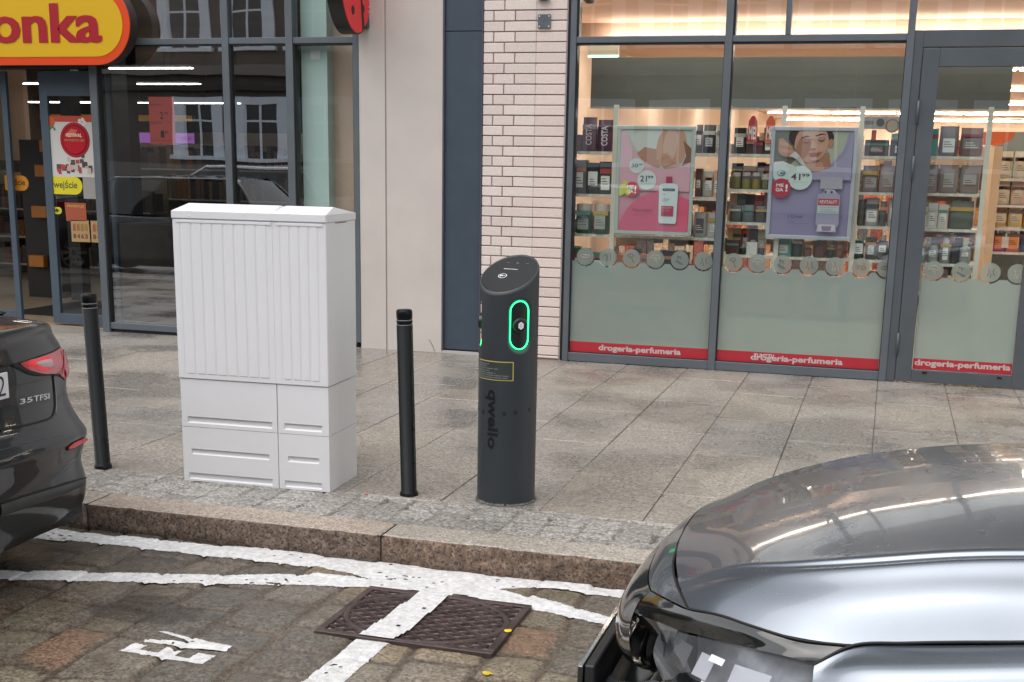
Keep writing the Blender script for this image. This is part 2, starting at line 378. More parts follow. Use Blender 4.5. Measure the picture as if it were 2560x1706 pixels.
line_mesh('kerb_line', [(-60, 1299), (21, 1306), (248, 1334), (532, 1363), (798, 1382), (968, 1405), (1159, 1427), (1350, 1446), (1561, 1470), (1700, 1486), (1700, 1512), (1561, 1496), (1350, 1468), (1159, 1476), (968, 1452), (798, 1419), (532, 1393), (248, 1361), (0, 1334), (-60, 1328)], seed=2, wear=.45)
line_mesh('bay_line', [(-60, 1425), (0, 1427), (319, 1432), (532, 1439), (798, 1433), (968, 1446), (1100, 1462), (1235, 1466), (1465, 1527), (1600, 1562), (1600, 1585), (1557, 1572), (1327, 1522), (1159, 1485), (1060, 1474), (929, 1468), (798, 1464), (603, 1462), (319, 1458), (0, 1451), (-60, 1450)], seed=5, wear=.35)
line_mesh('bay_divider_line', [(1075, 1464), (895, 1590), (753, 1706), (600, 1850), (760, 1850), (861, 1706), (968, 1613), (1029, 1575), (1140, 1478)], seed=9, wear=.22)
def q1(p): return [(x/2.82, 1150+y/2.82) for x, y in p]
line_mesh('road_letter_e', q1([(835, 1355), (958, 1295), (1042, 1315), (990, 1345), (1115, 1367), (1175, 1325), (1290, 1348), (1235, 1386), (1335, 1402), (1398, 1362), (1530, 1384), (1425, 1450)]), seed=12, wear=.0, step=.004, ea=.008)
line_mesh('road_letter_v', q1([(1095, 1210), (1165, 1210), (1640, 1318), (1595, 1342), (1380, 1332), (1010, 1290), (1030, 1254), (1370, 1286)]), seed=14, wear=.1, step=.004, ea=.008)

# cast iron cover in the road
mh = thing('manhole_cover', 'rusty brown square cast iron manhole cover under the painted bay divider', 'manhole cover', (-1.59, 4.23, ZR))
M_iron = mat('cast_iron', (.068, .046, .043), .5, .2, var=.45, scale=9, bump=.5, bscale=70, rvar=.2)
x0, x1, y0, y1 = -1.935, -1.24, 3.965, 4.495; zc = ZR+.004
fr = MB()
for a in ((x0, x1, y0, y0+.03), (x0, x1, y1-.03, y1), (x0, x0+.03, y0+.03, y1-.03), (x1-.03, x1, y0+.03, y1-.03)): fr.box(*a, ZR-.05, zc+.008, .003)
fr.build('frame', M_iron, mh)
box('base_plate', x0+.03, x1-.03, y0+.03, y1-.03, ZR-.05, zc-.002, granite('cover_infill', attr=False, c=(.165, .125, .115), sp=110, contrast=.6, rough=.7, bump=.6), mh)
cx, cyy, rx, ry = (x0+x1)/2, (y0+y1)/2, .315, .247
ring = MB(); G = []
for r in (0, 1):
    pass
prof = [(0.96, zc-.004), (.965, zc+.009), (1.0, zc+.011), (1.035, zc+.009), (1.04, zc-.004)]
G = [[(cx+rx*p[0]*math.cos(2*math.pi*k/64), cyy+ry*p[0]*math.sin(2*math.pi*k/64), p[1]) for k in range(64)] for p in prof]
ring.grid([list(r) for r in G], True); ring.build('rim', M_iron, mh, True)
rb = MB(); a = math.radians(32)
for i in range(-9, 10):
    for sgn in (1, -1):
        dx, dy = math.cos(a)*1.0, math.sin(a)*sgn; px, py = cx+i*.088, cyy
        # clip the rib to the plate
        t0, t1 = -9, 9
        for p, d_, lo, hi in ((px, dx, x0+.034, x1-.034), (py, dy, y0+.034, y1-.034)):
            ta, tb = (lo-p)/d_, (hi-p)/d_; t0, t1 = max(t0, min(ta, tb)), min(t1, max(ta, tb))
        if t1-t0 < .05: continue
        ax, ay, bx, by = px+dx*t0, py+dy*t0, px+dx*t1, py+dy*t1; L = math.hypot(bx-ax, by-ay); nx, ny = -(by-ay)/L*.008, (bx-ax)/L*.008
        zt = zc+.0065+.0012*(sgn > 0)
        rb.add([(ax-nx, ay-ny, zc-.003), (ax+nx, ay+ny, zc-.003), (bx+nx, by+ny, zc-.003), (bx-nx, by-ny, zc-.003), (ax-nx*.6, ay-ny*.6, zt), (ax+nx*.6, ay+ny*.6, zt), (bx+nx*.6, by+ny*.6, zt), (bx-nx*.6, by-ny*.6, zt)], [(4, 5, 6, 7), (0, 1, 5, 4), (1, 2, 6, 5), (2, 3, 7, 6), (3, 0, 4, 7)])
rb.build('ribs', M_iron, mh)
# worn paint carried over the cover by the divider line
P = [gz(x, y, zc+.012)[:2] for x, y in ((1072, 1462), (895, 1584), (1000, 1592), (1132, 1478))]
Xp, Yp = grid2(min(p[0] for p in P), max(p[0] for p in P), 3.97, 4.50, .008)
pol = np.array([gz(x, y, zc+.01)[:2] for x, y in ((1085, 1455), (895, 1588), (860, 1614), (950, 1622), (1029, 1575), (1150, 1470))]); ins = np.zeros(Xp.shape, bool)
pxx, pyy = Xp+(fbm(Xp*25, Yp*25, 70, 3)-.5)*.02, Yp
for i in range(len(pol)):
    (ax, ay), (bx, by) = pol[i], pol[(i+1) % len(pol)]
    ins ^= ((ay > pyy) != (by > pyy)) & (pxx < (bx-ax)*(pyy-ay)/(by-ay+1e-9)+ax)
ins &= fbm(Xp*40, Yp*70, 71, 3) < .84
Q = ins[:-1, :-1] & ins[1:, :-1] & ins[:-1, 1:] & ins[1:, 1:]
field('paint_on_iron', Xp, Yp, zc+.0125+.002*fbm(Xp*20, Yp*20, 72, 3), M_paint, None, Q, mh); bpy.data.objects['paint_on_iron'].location = (1.59, -4.23, -ZR)

# kerb: long granite stones, rough split face
KX = [-12, -10.3, -8.6, -6.9, -5.15, -3.52, -2.03, -.42, 1.2, 2.9, 4.6, 6.3]
for i in range(len(KX)-1):
    a, b = KX[i]+.004, KX[i+1]-.004; n = int((b-a)/.014) if -6 < a < 2 else 30
    xs = np.linspace(a, b, n); s = np.concatenate([np.linspace(0, .128, 10), .128+np.linspace(.02, .21, 14)])   # up the face then back over the top
    SX, SS = np.meshgrid(xs, s); face = SS <= .128; rr = .016
    yy = np.where(face, 4.828, 4.812+(SS-.128)); zz = np.where(face, ZR-.005+SS, .003)
    edge = sm(np.abs(SS-.135), .03, 0)
    nz = fbm(SX*14+i*7, SS*14, 60+i, 4)-.5; yy = yy+np.where(face, nz*.020, 0)+edge*.006; zz = zz+np.where(face, 0, nz*.004)-edge*.006
    endr = np.minimum(SX-a, b-SX); yy = yy+sm(endr, .02, 0)*.012*face; zz = zz-sm(endr, .015, 0)*.006*(~face)
    f = face[..., None]; tone = (.8+.5*fbm(SX*2, SS*4, 90+i, 3))[..., None]
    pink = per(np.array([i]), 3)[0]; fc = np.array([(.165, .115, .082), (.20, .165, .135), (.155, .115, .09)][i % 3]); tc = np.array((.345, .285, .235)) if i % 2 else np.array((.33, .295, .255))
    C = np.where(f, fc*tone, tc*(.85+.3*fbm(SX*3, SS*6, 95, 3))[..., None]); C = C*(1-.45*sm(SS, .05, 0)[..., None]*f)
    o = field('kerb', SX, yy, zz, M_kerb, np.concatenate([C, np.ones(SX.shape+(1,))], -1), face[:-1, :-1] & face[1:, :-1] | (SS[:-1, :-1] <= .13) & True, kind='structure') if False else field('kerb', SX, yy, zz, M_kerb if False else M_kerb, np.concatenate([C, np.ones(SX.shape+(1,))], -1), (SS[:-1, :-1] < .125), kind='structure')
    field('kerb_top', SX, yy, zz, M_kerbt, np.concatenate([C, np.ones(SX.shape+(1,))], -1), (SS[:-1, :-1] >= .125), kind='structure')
mesh('kerb_bed', [(-12, 4.845, -.13), (7, 4.845, -.13), (7, 4.845, -.02), (-12, 4.845, -.02), (7, 5.1, -.02), (-12, 5.1, -.02)], [(0, 1, 2, 3), (3, 2, 4, 5)], M_ash, kind='structure')

# strip of small split setts behind the kerb
def psett(X, Y):
    sid, d, lx, ly = stones(X, Y, .165, .105, 17, .018)
    d = d+(fbm(X*45, Y*45, 18, 3)-.5)*.010; top = sm(d, -.002, .012)
    return -.0055+.0065*top+(per(sid, 1)-.5)*.006*top+((per(sid, 2)-.5)*lx+(per(sid, 3)-.5)*ly)*.06*top+(fbm(X*40, Y*40, 19, 3)-.5)*.005, sid, d, top
X, Y = grid2(-6.0, 1.6, 5.012, 5.455, .0075)
H, SID, D, TOP = psett(X, Y); H = np.where(Y > 5.437, -.0012, H); D = np.where(Y > 5.43, .02, D); C = np.array((.285, .268, .248))*(.84+.32*per(SID, 4))[..., None]*(.85+.3*fbm(X*2, Y*2, 66, 2))[..., None]
miss = (D < .012) & (fbm(X*7, Y*12, 77, 2) > .70) & (X > -2.6) & (X < -.6); H = np.where(miss, H-.014, H)
jd = ((1-sm(D, .0, .010))*.8)[..., None]; C = C*(1-jd)+np.array((.16, .145, .125))*jd; C = np.where(miss[..., None], C*.45, C)
field('sett_strip', X, Y, H, M_psett, np.concatenate([C, np.ones(X.shape+(1,))], -1), kind='structure')
X, Y = grid2(-12, -6.0, 5.0, 5.44, .03); H, SID, D, TOP = psett(X, Y); field('sett_strip_end', X, Y, H, M_psett, np.concatenate([np.array((.36, .345, .325))*np.ones(X.shape+(1,)), np.ones(X.shape+(1,))], -1), kind='structure')

# granite paving slabs: half a metre wide, a metre long, staggered
V = []; F = []; CC = []
r = random.Random(5); pit = .496
for k in range(-28, 14):
    xa, xb_ = .007+pit*k, .007+pit*(k+1); off = 6.98 if k % 2 == 0 else 7.48
    ys = [off+j*1.0 for j in range(-3, 5)]; ys = [y for y in ys if 5.44 < y < 10.2]
    ys = ([5.441]+ys) if ys[0]-5.44 > .08 else [5.441]+ys[1:]
    ys.append(10.2)
    for ya, yb in zip(ys[:-1], ys[1:]):
        gpx, gpy = .0013, .0009; z = r.uniform(-.0015, .0015); t = r.uniform(.96, 1.045); warm = r.uniform(-.006, .008)
        n = len(V); e = .004
        V += [(xa+gpx, ya+gpy, z-e), (xb_-gpx, ya+gpy, z-e), (xb_-gpx, yb-gpy, z-e), (xa+gpx, yb-gpy, z-e), (xa+gpx+e, ya+gpy+e, z), (xb_-gpx-e, ya+gpy+e, z), (xb_-gpx-e, yb-gpy-e, z), (xa+gpx+e, yb-gpy-e, z)]
        F += [(n+4, n+5, n+6, n+7), (n, n+1, n+5, n+4), (n+1, n+2, n+6, n+5), (n+2, n+3, n+7, n+6), (n+3, n, n+4, n+7)]
        CC += [(.292*t+warm, .264*t, .232*t-warm, 1)]*8
o = mesh('pavement', V, F, M_slab, kind='structure'); ca = o.data.color_attributes.new('Col', 'FLOAT_COLOR', 'POINT'); ca.data.foreach_set('color', np.array(CC, np.float32).ravel())
mesh('pavement_bed', [(-14, 5.0, -.012), (7, 5.0, -.012), (7, 10.6, -.012), (-14, 10.6, -.012)], [(0, 1, 2, 3)], mat('joint_sand', (.11, .10, .088), .85), kind='structure')

# small things lying about
def leaf_thing(name, label, px, py, z, r_, c, seed):
    P = gz(px, py, z); q = random.Random(seed); n = 11; V = [(P[0]+r_*q.uniform(.45, 1)*math.cos(2*math.pi*k/n), P[1]+r_*q.uniform(.45, 1)*math.sin(2*math.pi*k/n), z+q.uniform(0, .004)) for k in range(n)]+[(P[0], P[1], z+.006)]
    o = mesh(name, V, [(k, (k+1) % n, n) for k in range(n)], mat(name, c, .6), None); tag(o, label, name.split('_')[-1]); return o
leaf_thing('yellow_leaf', 'small bright yellow leaf lying on the rusty manhole cover', 1272, 1578, ZR+.016, .020, (.75, .55, .01), 1)
leaf_thing('yellow_petal', 'crushed yellow petal on the tan road stone near the manhole cover', 1218, 1684, ZR+.006, .022, (.62, .45, .02), 2)
leaf_thing('pink_scrap', 'tiny pink paper scrap on the pavement beside the narrow cabinet', 915, 1235, .003, .014, (.75, .22, .2), 3)
# ------------------------------------------------------------------ the building with the two shops
Y0 = 9.95
M_metal = mat('frame_metal', (.115, .132, .150), .40, .15, var=.05, scale=5, rvar=.08)
M_gasket = mat('gasket', (.012, .012, .013), .5)
M_cream = mat('cream_render', (.56, .51, .475), .85, var=.055, scale=2.2, bump=.12, bscale=120)
M_blue = mat('blue_cladding', (.045, .064, .088), .48, var=.10, scale=6)
M_mortar = mat('mortar', (.25, .165, .145), .9, var=.2, scale=30)
M_glassR = glass('window_glass', (.90, .94, .92), 2.4)
M_glassL = glass('tinted_window_glass', (.66, .72, .72), 7.0)
bld = thing('shop_building', 'grey framed shopfronts with cream rendered wall, blue panel and pale brick pier', 'building', (-3, Y0, 0))
def B(name, *a, m=None, bev=0.0, par=None): return box(name, *a, m, par or bld, bev)
top = 3.6
wall = MB(); wall.box(-4.345, -4.112, Y0, 10.3, .0, top).box(-4.098, -3.602, Y0, 10.3, .0, top).box(-4.112, -4.098, Y0+.014, 10.3, .0, top)
wall.build('rendered_wall', M_cream, bld)
# dirt and cracks at the foot of the render
ck = MB(); P = [gy(x, y, Y0-.0015) for x, y in ((1072, 849), (1078, 858), (1083, 868), (1087, 879))]
ck.tube(P, .0022, 5); ck.build('crack', flat((.14, .125, .115)), bld)
zj = gy(1150, 78, Y0)[2]
MB().box(-3.602, -3.588, Y0-.004, 10.3, .02, top).box(-3.270, -3.257, Y0-.004, 10.3, .02, top).build('panel_trim', flat((.075, .07, .10), .4), bld)
pn = MB().box(-3.588, -3.270, Y0+.018, 10.3, .035, zj-.003, .002); pn.box(-3.588, -3.270, Y0+.018, 10.3, zj+.003, top, .002); pn.build('blue_panel', M_blue, bld)
B('panel_backing', -3.588, -3.270, Y0+.03, 10.2, 0.0, top, m=flat((.01, .014, .02)))
B('panel_sill', -3.60, -3.26, Y0-.004, Y0+.02, 0.0, .022, m=flat((.45, .43, .42), .7))
# brick pier
zt, zb = gy(1300, 26, Y0)[2], gy(1300, 593.2, Y0)[2]; crs = (zt-zb)/22; z0 = zt-math.floor(zt/crs)*crs
V = []; F = []; CC = []; jt = .0085; r = random.Random(11)
xL, xR, xs = -3.254, -2.567, -2.815
nc = int(top/crs)
M_brick = granite('pale_brick', sp=60, contrast=.05, rough=.75, bump=.25)
bk = MB()
for k in range(-1, nc):
    za, zb_ = z0+k*crs+jt/2, z0+(k+1)*crs-jt/2
    if k == -1: za = .012
    kk = round((zt-(z0+(k+1)*crs))/crs)
    xx = [xL]+([xL+.085, xL+.085+.178] if kk % 2 == 0 else [xL+.173, xL+.173+.178])
    if kk % 2 == 1: xx = [xL, xL+.173]
    else: xx = [xL, xL+.083, xL+.262]
    xx = xx+[xs]
    segs = [(a+(jt/2 if i else 0), b-(jt/2 if i < len(xx)-2 else .0008)) for i, (a, b) in enumerate(zip(xx[:-1], xx[1:]))]+[(xs+.0008, xR)]
    for i, (a, b) in enumerate(segs):
        n0 = len(bk.V); dy = r.uniform(-.0012, .0012); bk.box(a, b, Y0+dy, Y0+.1, za+r.uniform(-.0006, .0006), zb_+r.uniform(-.0006, .0006), .0035)
        t = r.uniform(.94, 1.05); last = i == len(segs)-1
        c = (.70*t, .615*t, .565*t) if r.random() < .6 else (.69*t, .585*t, .55*t)
        if last: c = (.695*t, .585*t, .54*t)
        CC += [(*c, 1)]*(len(bk.V)-n0)
o = bk.build('brick_pier', M_brick, bld); ca = o.data.color_attributes.new('Col', 'FLOAT_COLOR', 'POINT'); ca.data.foreach_set('color', np.array(CC, np.float32).ravel())
B('pier_mortar', xL, xR, Y0+.008, 10.25, 0, top, m=M_mortar)
B('pier_end_joint', xR, -2.557, Y0+.003, 10.2, 0.0, top, m=flat((.30, .27, .26), .8))
# frames ---------------------------------------------------------------
FD = 10.05
fm = MB()
def post(x0, x1, z0, z1, y0=Y0-.012, y1=FD): MB().box(x0, x1, y0, y1, z0, z1, .0025).build('window_post', M_metal, bld)
post(-2.532, -2.486, 0, top); post(-1.319, -1.263, 0, top, Y0-.015); post(.010, .063, 0, top, Y0-.018)
post(-.873, -.832, 2.5785, top, Y0-.008)
B('post_recess', -2.557, -2.532, Y0+.015, FD, 0, top, m=flat((.02, .021, .025), .4))
fm = MB()
for a, b in ((-2.486, -1.319), (-1.263, .010)):
    MB().box(a, b, Y0-.006, FD, 2.530, 2.577, .0025).build('window_rail', M_metal, bld); MB().box(a, b, Y0-.002, FD, .004, .074, .0025).build('window_rail', M_metal, bld)
fm = MB()
for a, b in ((-2.486, -1.319), (-1.263, .010)):
    t = .012
    fm.box(a, b, Y0+.006, FD-.01, 2.518, 2.530); fm.box(a, b, Y0+.006, FD-.01, .074, .080); fm.box(a, a+t*.7, Y0+.006, FD-.01, .08, 2.518); fm.box(b-.006, b, Y0+.006, FD-.01, .08, 2.518); fm.box(a, a+.018, Y0+.006, FD-.01, 2.577, top)
fm.build('glazing_gasket', M_gasket, bld)
GP = Y0+.030
def pane(x0, x1, z0, z1, m, y=GP, par=None, name='window_pane'):
    return MB().box(x0, x1, y, y+.008, z0, z1).build(name, m, par or bld)
def pane1(x0, x1, z0, z1, m, y=GP, par=None, name='window_pane'):
    return mesh(name, [(x0, y, z0), (x1, y, z0), (x1, y, z1), (x0, y, z1)], [(0, 1, 2, 3)], m, par or bld)
pane1(-2.486, -1.319, .074, 2.53, M_glassR); pane1(-1.263, .010, .074, 2.53, M_glassR)
pane1(-2.486, -1.319, 2.577, top, M_glassR); pane1(-1.263, -.873, 2.577, top, M_glassR); pane1(-.832, .010, 2.577, top, M_glassR); pane1(.063, 3.4, 2.60, top, M_glassR)
# glass door
M_door = mat('door_metal', (.085, .098, .110), .42, .15, var=.05, scale=5, rvar=.06)
fm = MB(); fm.box(.063, .127, Y0-.010, FD, 0.004, 2.60, .0025).box(.127, 3.4, Y0-.010, FD, 2.482, 2.60, .0025).box(1.125, 1.19, Y0-.010, FD, .004, 2.482, .0025)
fm.build('door_frame', M_door, bld)
dr = MB(); yd0, yd1 = Y0-.016, Y0+.045
dl, drr, db, dt = .132, 1.120, .012, 2.474; gl, gr, gb, gt = .250, .975, .105, 2.345
dr.box(dl, gl, yd0, yd1, db, dt, .003).box(gr, drr, yd0, yd1, db, dt, .003).box(gl, gr, yd0+.001, yd1, db, gb, .002).box(gl, gr, yd0+.001, yd1, gt, dt, .002)
door = dr.build('door', M_door, bld)
B('door_pane', gl, gr, Y0+.012, Y0+.018, gb, gt, m=M_glassR, par=door) if False else pane1(gl, gr, gb, gt, M_glassR, Y0+.012, door, 'door_pane')
hg = MB()
for z in (2.02, 1.62, .30):
    hg = MB(); hg.lathe([(.0, z-.085), (.0095, z-.083), (.0095, z+.083), (.0, z+.085)], (.129, Y0-.022), 12, False)
    for zz in (-.03, .03): hg.lathe([(.0105, z+zz-.001), (.0105, z+zz+.001)], (.129, Y0-.022), 12)
    hg.build('door_hinge', M_door, door, True)
pass
for px in (2311, 2498):
    P = gy(px, 932+(px-2311)*.07, Y0-.017); MB().prism(rrect(P[0]-.018, P[0]+.018, P[2]-.007, P[2]+.006, .005), Y0-.020, Y0-.015).build('drain_cover', flat((.008, .008, .009), .3), door)
B('door_rail_gap', dl-.004, dl, Y0-.002, yd1, db, dt, m=M_gasket)
# beyond the door, more glazing out of frame
fm = MB(); fm.box(3.4, 3.46, Y0-.01, FD, 0, top, .002); fm.build('window_post', M_metal, bld); pane1(1.19, 3.4, .01, 2.482, M_glassR)
B('side_wall', 3.46, 7.0, Y0, 10.3, 0, top, m=M_cream)
# left shopfront
fm = MB()
for a, b, y in ((-4.397, -4.347, Y0-.006), (-5.010, -4.942, Y0-.012), (-5.611, -5.546, Y0-.012), (-6.935, -6.864, Y0-.018)): MB().box(a, b, y, FD, .0 if a < -6 else .045, top, .0025).build('window_post', M_metal, bld)
B('window_post', -12.9, -12.84, Y0-.012, FD, 0, top, m=M_metal)
fm = MB()
for a, b in ((-6.864, -5.611), (-5.546, -5.010), (-4.942, -4.397)):
    MB().box(a, b, Y0-.004, FD, 2.545, 2.595, .0025).build('window_rail', M_metal, bld); MB().box(a, b, Y0-.004, FD, .030, .088, .0025).build('window_rail', M_metal, bld)
B('window_rail', -12.84, -6.935, Y0-.004, FD, 2.545, 2.60, m=M_metal, bev=.0025)
fm = MB()
for a, b in ((-6.864, -5.611), (-5.546, -5.010), (-4.942, -4.397)):
    fm.box(a, b, Y0+.006, FD-.01, 2.533, 2.545); fm.box(a, a+.014, Y0+.006, FD-.01, .088, 2.533); fm.box(b-.006, b, Y0+.006, FD-.01, .088, 2.533)
    fm.box(a-.02, b+.02, Y0+.02, FD-.01, .0, .030)
fm.build('glazing_gasket', M_gasket, bld)
for a, b in ((-6.864, -5.611), (-5.546, -5.010), (-4.942, -4.397)):
    mm = M_glassL if b < -4.9 else glass('pale_window_glass', (.92, .97, .95), 1.0)
    pane1(a, b, .088, 2.545, mm); pane1(a, b, 2.595, top, mm)
pane1(-12.84, -6.935, 2.60, top, M_glassL)
B('unseen_upper_wall', -14.5, 14, Y0+.02, 10.6, top, 13.5, m=flat((.15, .145, .14), .8))  # unseen storeys, made tall and dark for the reflection in the bonnet
uw = [B('unseen_upper_window', -13+2.4*i, -11.6+2.4*i, Y0-.01, Y0+.03, 4.6+3.1*j, 6.6+3.1*j, m=flat((.04, .05, .06), .1)) for i in range(11) for j in range(3)]  # unseen too, dark shapes for the bonnet to reflect
B('end_wall', -14.5, -12.9, Y0, 10.3, 0, top, m=M_cream)
# automatic sliding doors of the left shop
M_bluem = mat('blue_grey_metal', (.085, .115, .15), .4, .3, var=.06, scale=5)
def leaf(x0, x1, y, lab):
    t = thing('sliding_door', lab, 'door', ((x0+x1)/2, y, .02))
    f = MB(); f.box(x0, x0+.085, y-.02, y+.02, .02, 2.34, .003).box(x1-.06, x1, y-.02, y+.02, .02, 2.34, .003).box(x0+.085, x1-.06, y-.02, y+.02, .02, .115, .002).box(x0+.085, x1-.06, y-.02, y+.02, 2.12, 2.34, .002)
    f.build('door_frame', M_bluem, t); pane1(x0+.085, x1-.06, .115, 2.12, glass('door_glass', (.82, .86, .84), 1.6), y, t, 'door_pane')
    return t
ld = leaf(-7.625, -6.87, 10.16, 'blue grey sliding door leaf carrying the red round festival poster')
leaf(-9.0, -7.98, 10.16, 'sliding door leaf standing open at the far edge of the entrance')
B('door_header', -12.84, -6.935, 10.0, 10.24, 2.36, 2.545, m=flat((.02, .021, .023), .5))
B('door_jamb', -9.2, -9.06, 10.05, 10.3, 0, 2.36, m=M_metal)

# ------------------------------------------------------------------ inside the chemist's
M_ceil = mat('warm_ceiling', (.86, .64, .51), .8, var=.02, scale=1)
M_beam = mat('warm_beam', (.62, .46, .36), .8)
M_wallw = mat('warm_wall', (.80, .64, .50), .85)
M_floor = mat('shop_floor', (.42, .36, .30), .3, var=.08, scale=3)
M_led = mat('led_strip', (1, 1, 1), .5, emit=34.0, ecol=(1.0, .90, .80))
M_led_added = mat('led_strip_added', (1, 1, 1), .5, emit=15.0, ecol=(1.0, .90, .80))
M_led2 = mat('led_strip_cool', (1, 1, 1), .5, emit=9.0, ecol=(1.0, .95, .9))
box('shop_ceiling', -3.1, 5.5, 10.06, 12.5, 2.955, 3.0, M_ceil)['kind'] = 'structure'
box('shop_ceiling', -3.1, 5.5, 12.62, 34, 2.86, 2.9, M_ceil)['kind'] = 'structure'
box('shop_ceiling_beam', -3.1, 5.5, 12.5, 12.62, 2.80, 3.0, M_beam)['kind'] = 'structure'
box('shop_floor', -3.1, 5.5, 10.06, 34, -.05, 0.001, M_floor)['kind'] = 'structure'
box('shop_back_wall', -3.1, 5.5, 34, 34.1, 0, 2.9, M_wallw)['kind'] = 'structure'
box('shop_side_wall', -3.2, -3.1, 10.26, 34, 0, 3.0, M_wallw)['kind'] = 'structure'
box('shop_side_wall_beyond', 5.5, 5.6, 10.06, 34, 0, 3.0, M_wallw)['kind'] = 'structure'
ords = ['added out of view nearest the window', 'second from the window', 'third from the window', 'fourth from the window', 'fifth from the window', 'sixth from the window', 'furthest back in the shop']
for i, y in enumerate((10.32, 12.4, 16.5, 20.6, 24.8, 29.0, 33.0)):  # nearest strip is added out of view, to brighten the ceiling by the glass
    z = 2.93 if y < 11 else 2.785 if y < 12.5 else 2.80
    t = thing('ceiling_light', 'long white light strip under the chemist ceiling, '+ords[i], 'ceiling light', (1, y, z), 'light strips in the chemist')
    for j in range(6):
        xa = -2.8+j*1.38
        box('diffuser', xa, xa+1.33, y-.03, y+.03, z-.012, z, M_led_added if y < 11 else M_led, t)
    box('housing', -2.85, 5.4, y-.02, y+.02, z, z+.04, flat((.6, .55, .5)), t)
hp = thing('header_panel', 'grey green header panel hanging behind the chemist windows', 'panel', (-.5, 10.47, 2.1))
M_hdr = mat('header_grey', (.13, .138, .12), .45, var=.12, scale=2)
xe = [-2.48, -1.95, -1.30, -.345, .06, .55, .80]
for a, b in zip(xe[:-1], xe[1:]): box('panel', a, b-.0005, 10.47, 10.49, 2.070, 2.462, M_hdr, hp)
box('bottom_trim', -2.48, .80, 10.465, 10.475, 2.055, 2.070, flat((.45, .42, .36)), hp)

# exit lamp behind the glass
P = gy(1508, 138, 10.6); t = thing('exit_lamp', 'small green glowing exit lamp under the chemist ceiling', 'lamp', tuple(P))
box('lamp_body', P[0]-.13, P[0]+.13, 10.6, 10.63, P[2]-.01, P[2]+.08, flat((.5, .45, .33)), t); box('lamp_glow', P[0]-.13, P[0]+.13, 10.597, 10.60, P[2]-.018, P[2]-.002, mat('exit_green', (.3, .9, .6), .4, emit=2.2, ecol=(.45, 1, .75)), t)

# shelving with its goods ---------------------------------------------
M_shelf = mat('shelf_board', (.62, .58, .50), .45, var=.03)
M_postm = mat('shelf_post', (.66, .63, .53), .45)
YS = 10.30
def unit(name, label, pxs, levels, posts, y=YS, depth=.30, pb=705, mp=M_postm, ms=M_shelf, zt=2.07):
    t = thing(name, label, 'shelves', (gy(pxs[0], 600, y)[0], y, 0))
    x0, x1 = gy(pxs[0], 500, y)[0], gy(pxs[1], 500, y)[0]
    zs = []
    for py in levels:
        z = gy((pxs[0]+pxs[1])/2, py, y-depth/2)[2]; zs.append(z); tg = MB(); xx = x0+.03
        while xx < x1-.06:
            tg.box(xx, xx+.035, y-depth/2-.003, y-depth/2, z-.020, z-.002); xx += rnd.uniform(.07, .13)
        tg.build('price_tags', flat((.72, .70, .62), .5), t)
        box('shelf', x0, x1, y-depth/2, y+depth/2, z-.022, z, ms, t)
    for px in posts:
        xa = gy(px, 500, y-depth/2-.01)[0]; box('post', xa-.018, xa+.018, y-depth/2-.035, y-depth/2-.002, 0, zt, mp, t)
    return t, zs, x0, x1
u1 = unit('shelving_unit', 'cream shelving unit behind the pink poster', (1424, 1806), (381, 489, 590, 690), (1534,))
u2 = unit('shelving_unit', 'cream shelving unit behind the lilac poster', (1812, 2280), (388, 478, 562, 645), (1812, 1948, 2140))
u3 = unit('shelving_unit', 'cream shelving unit seen through the glass door', (2284, 2452), (391, 484, 573, 660), (2456,))
t4, z4s, xa4, xb4 = unit('snack_shelves', 'white snack shelves beside the cream end panel behind the door', (2472, 2640), (448, 514, 572, 632), (), 12.4, .45, ms=flat((.78, .72, .68)))
box('end_panel', gy(2463, 600, 12.1)[0], gy(2484, 600, 12.1)[0], 12.1, 12.7, 0, gy(2470, 366, 12.1)[2], flat((.72, .52, .33)), t4)
box('back_panel', xa4, xb4, 12.63, 12.66, 0, gy(2520, 330, 12.6)[2], flat((.16, .19, .18)), t4)

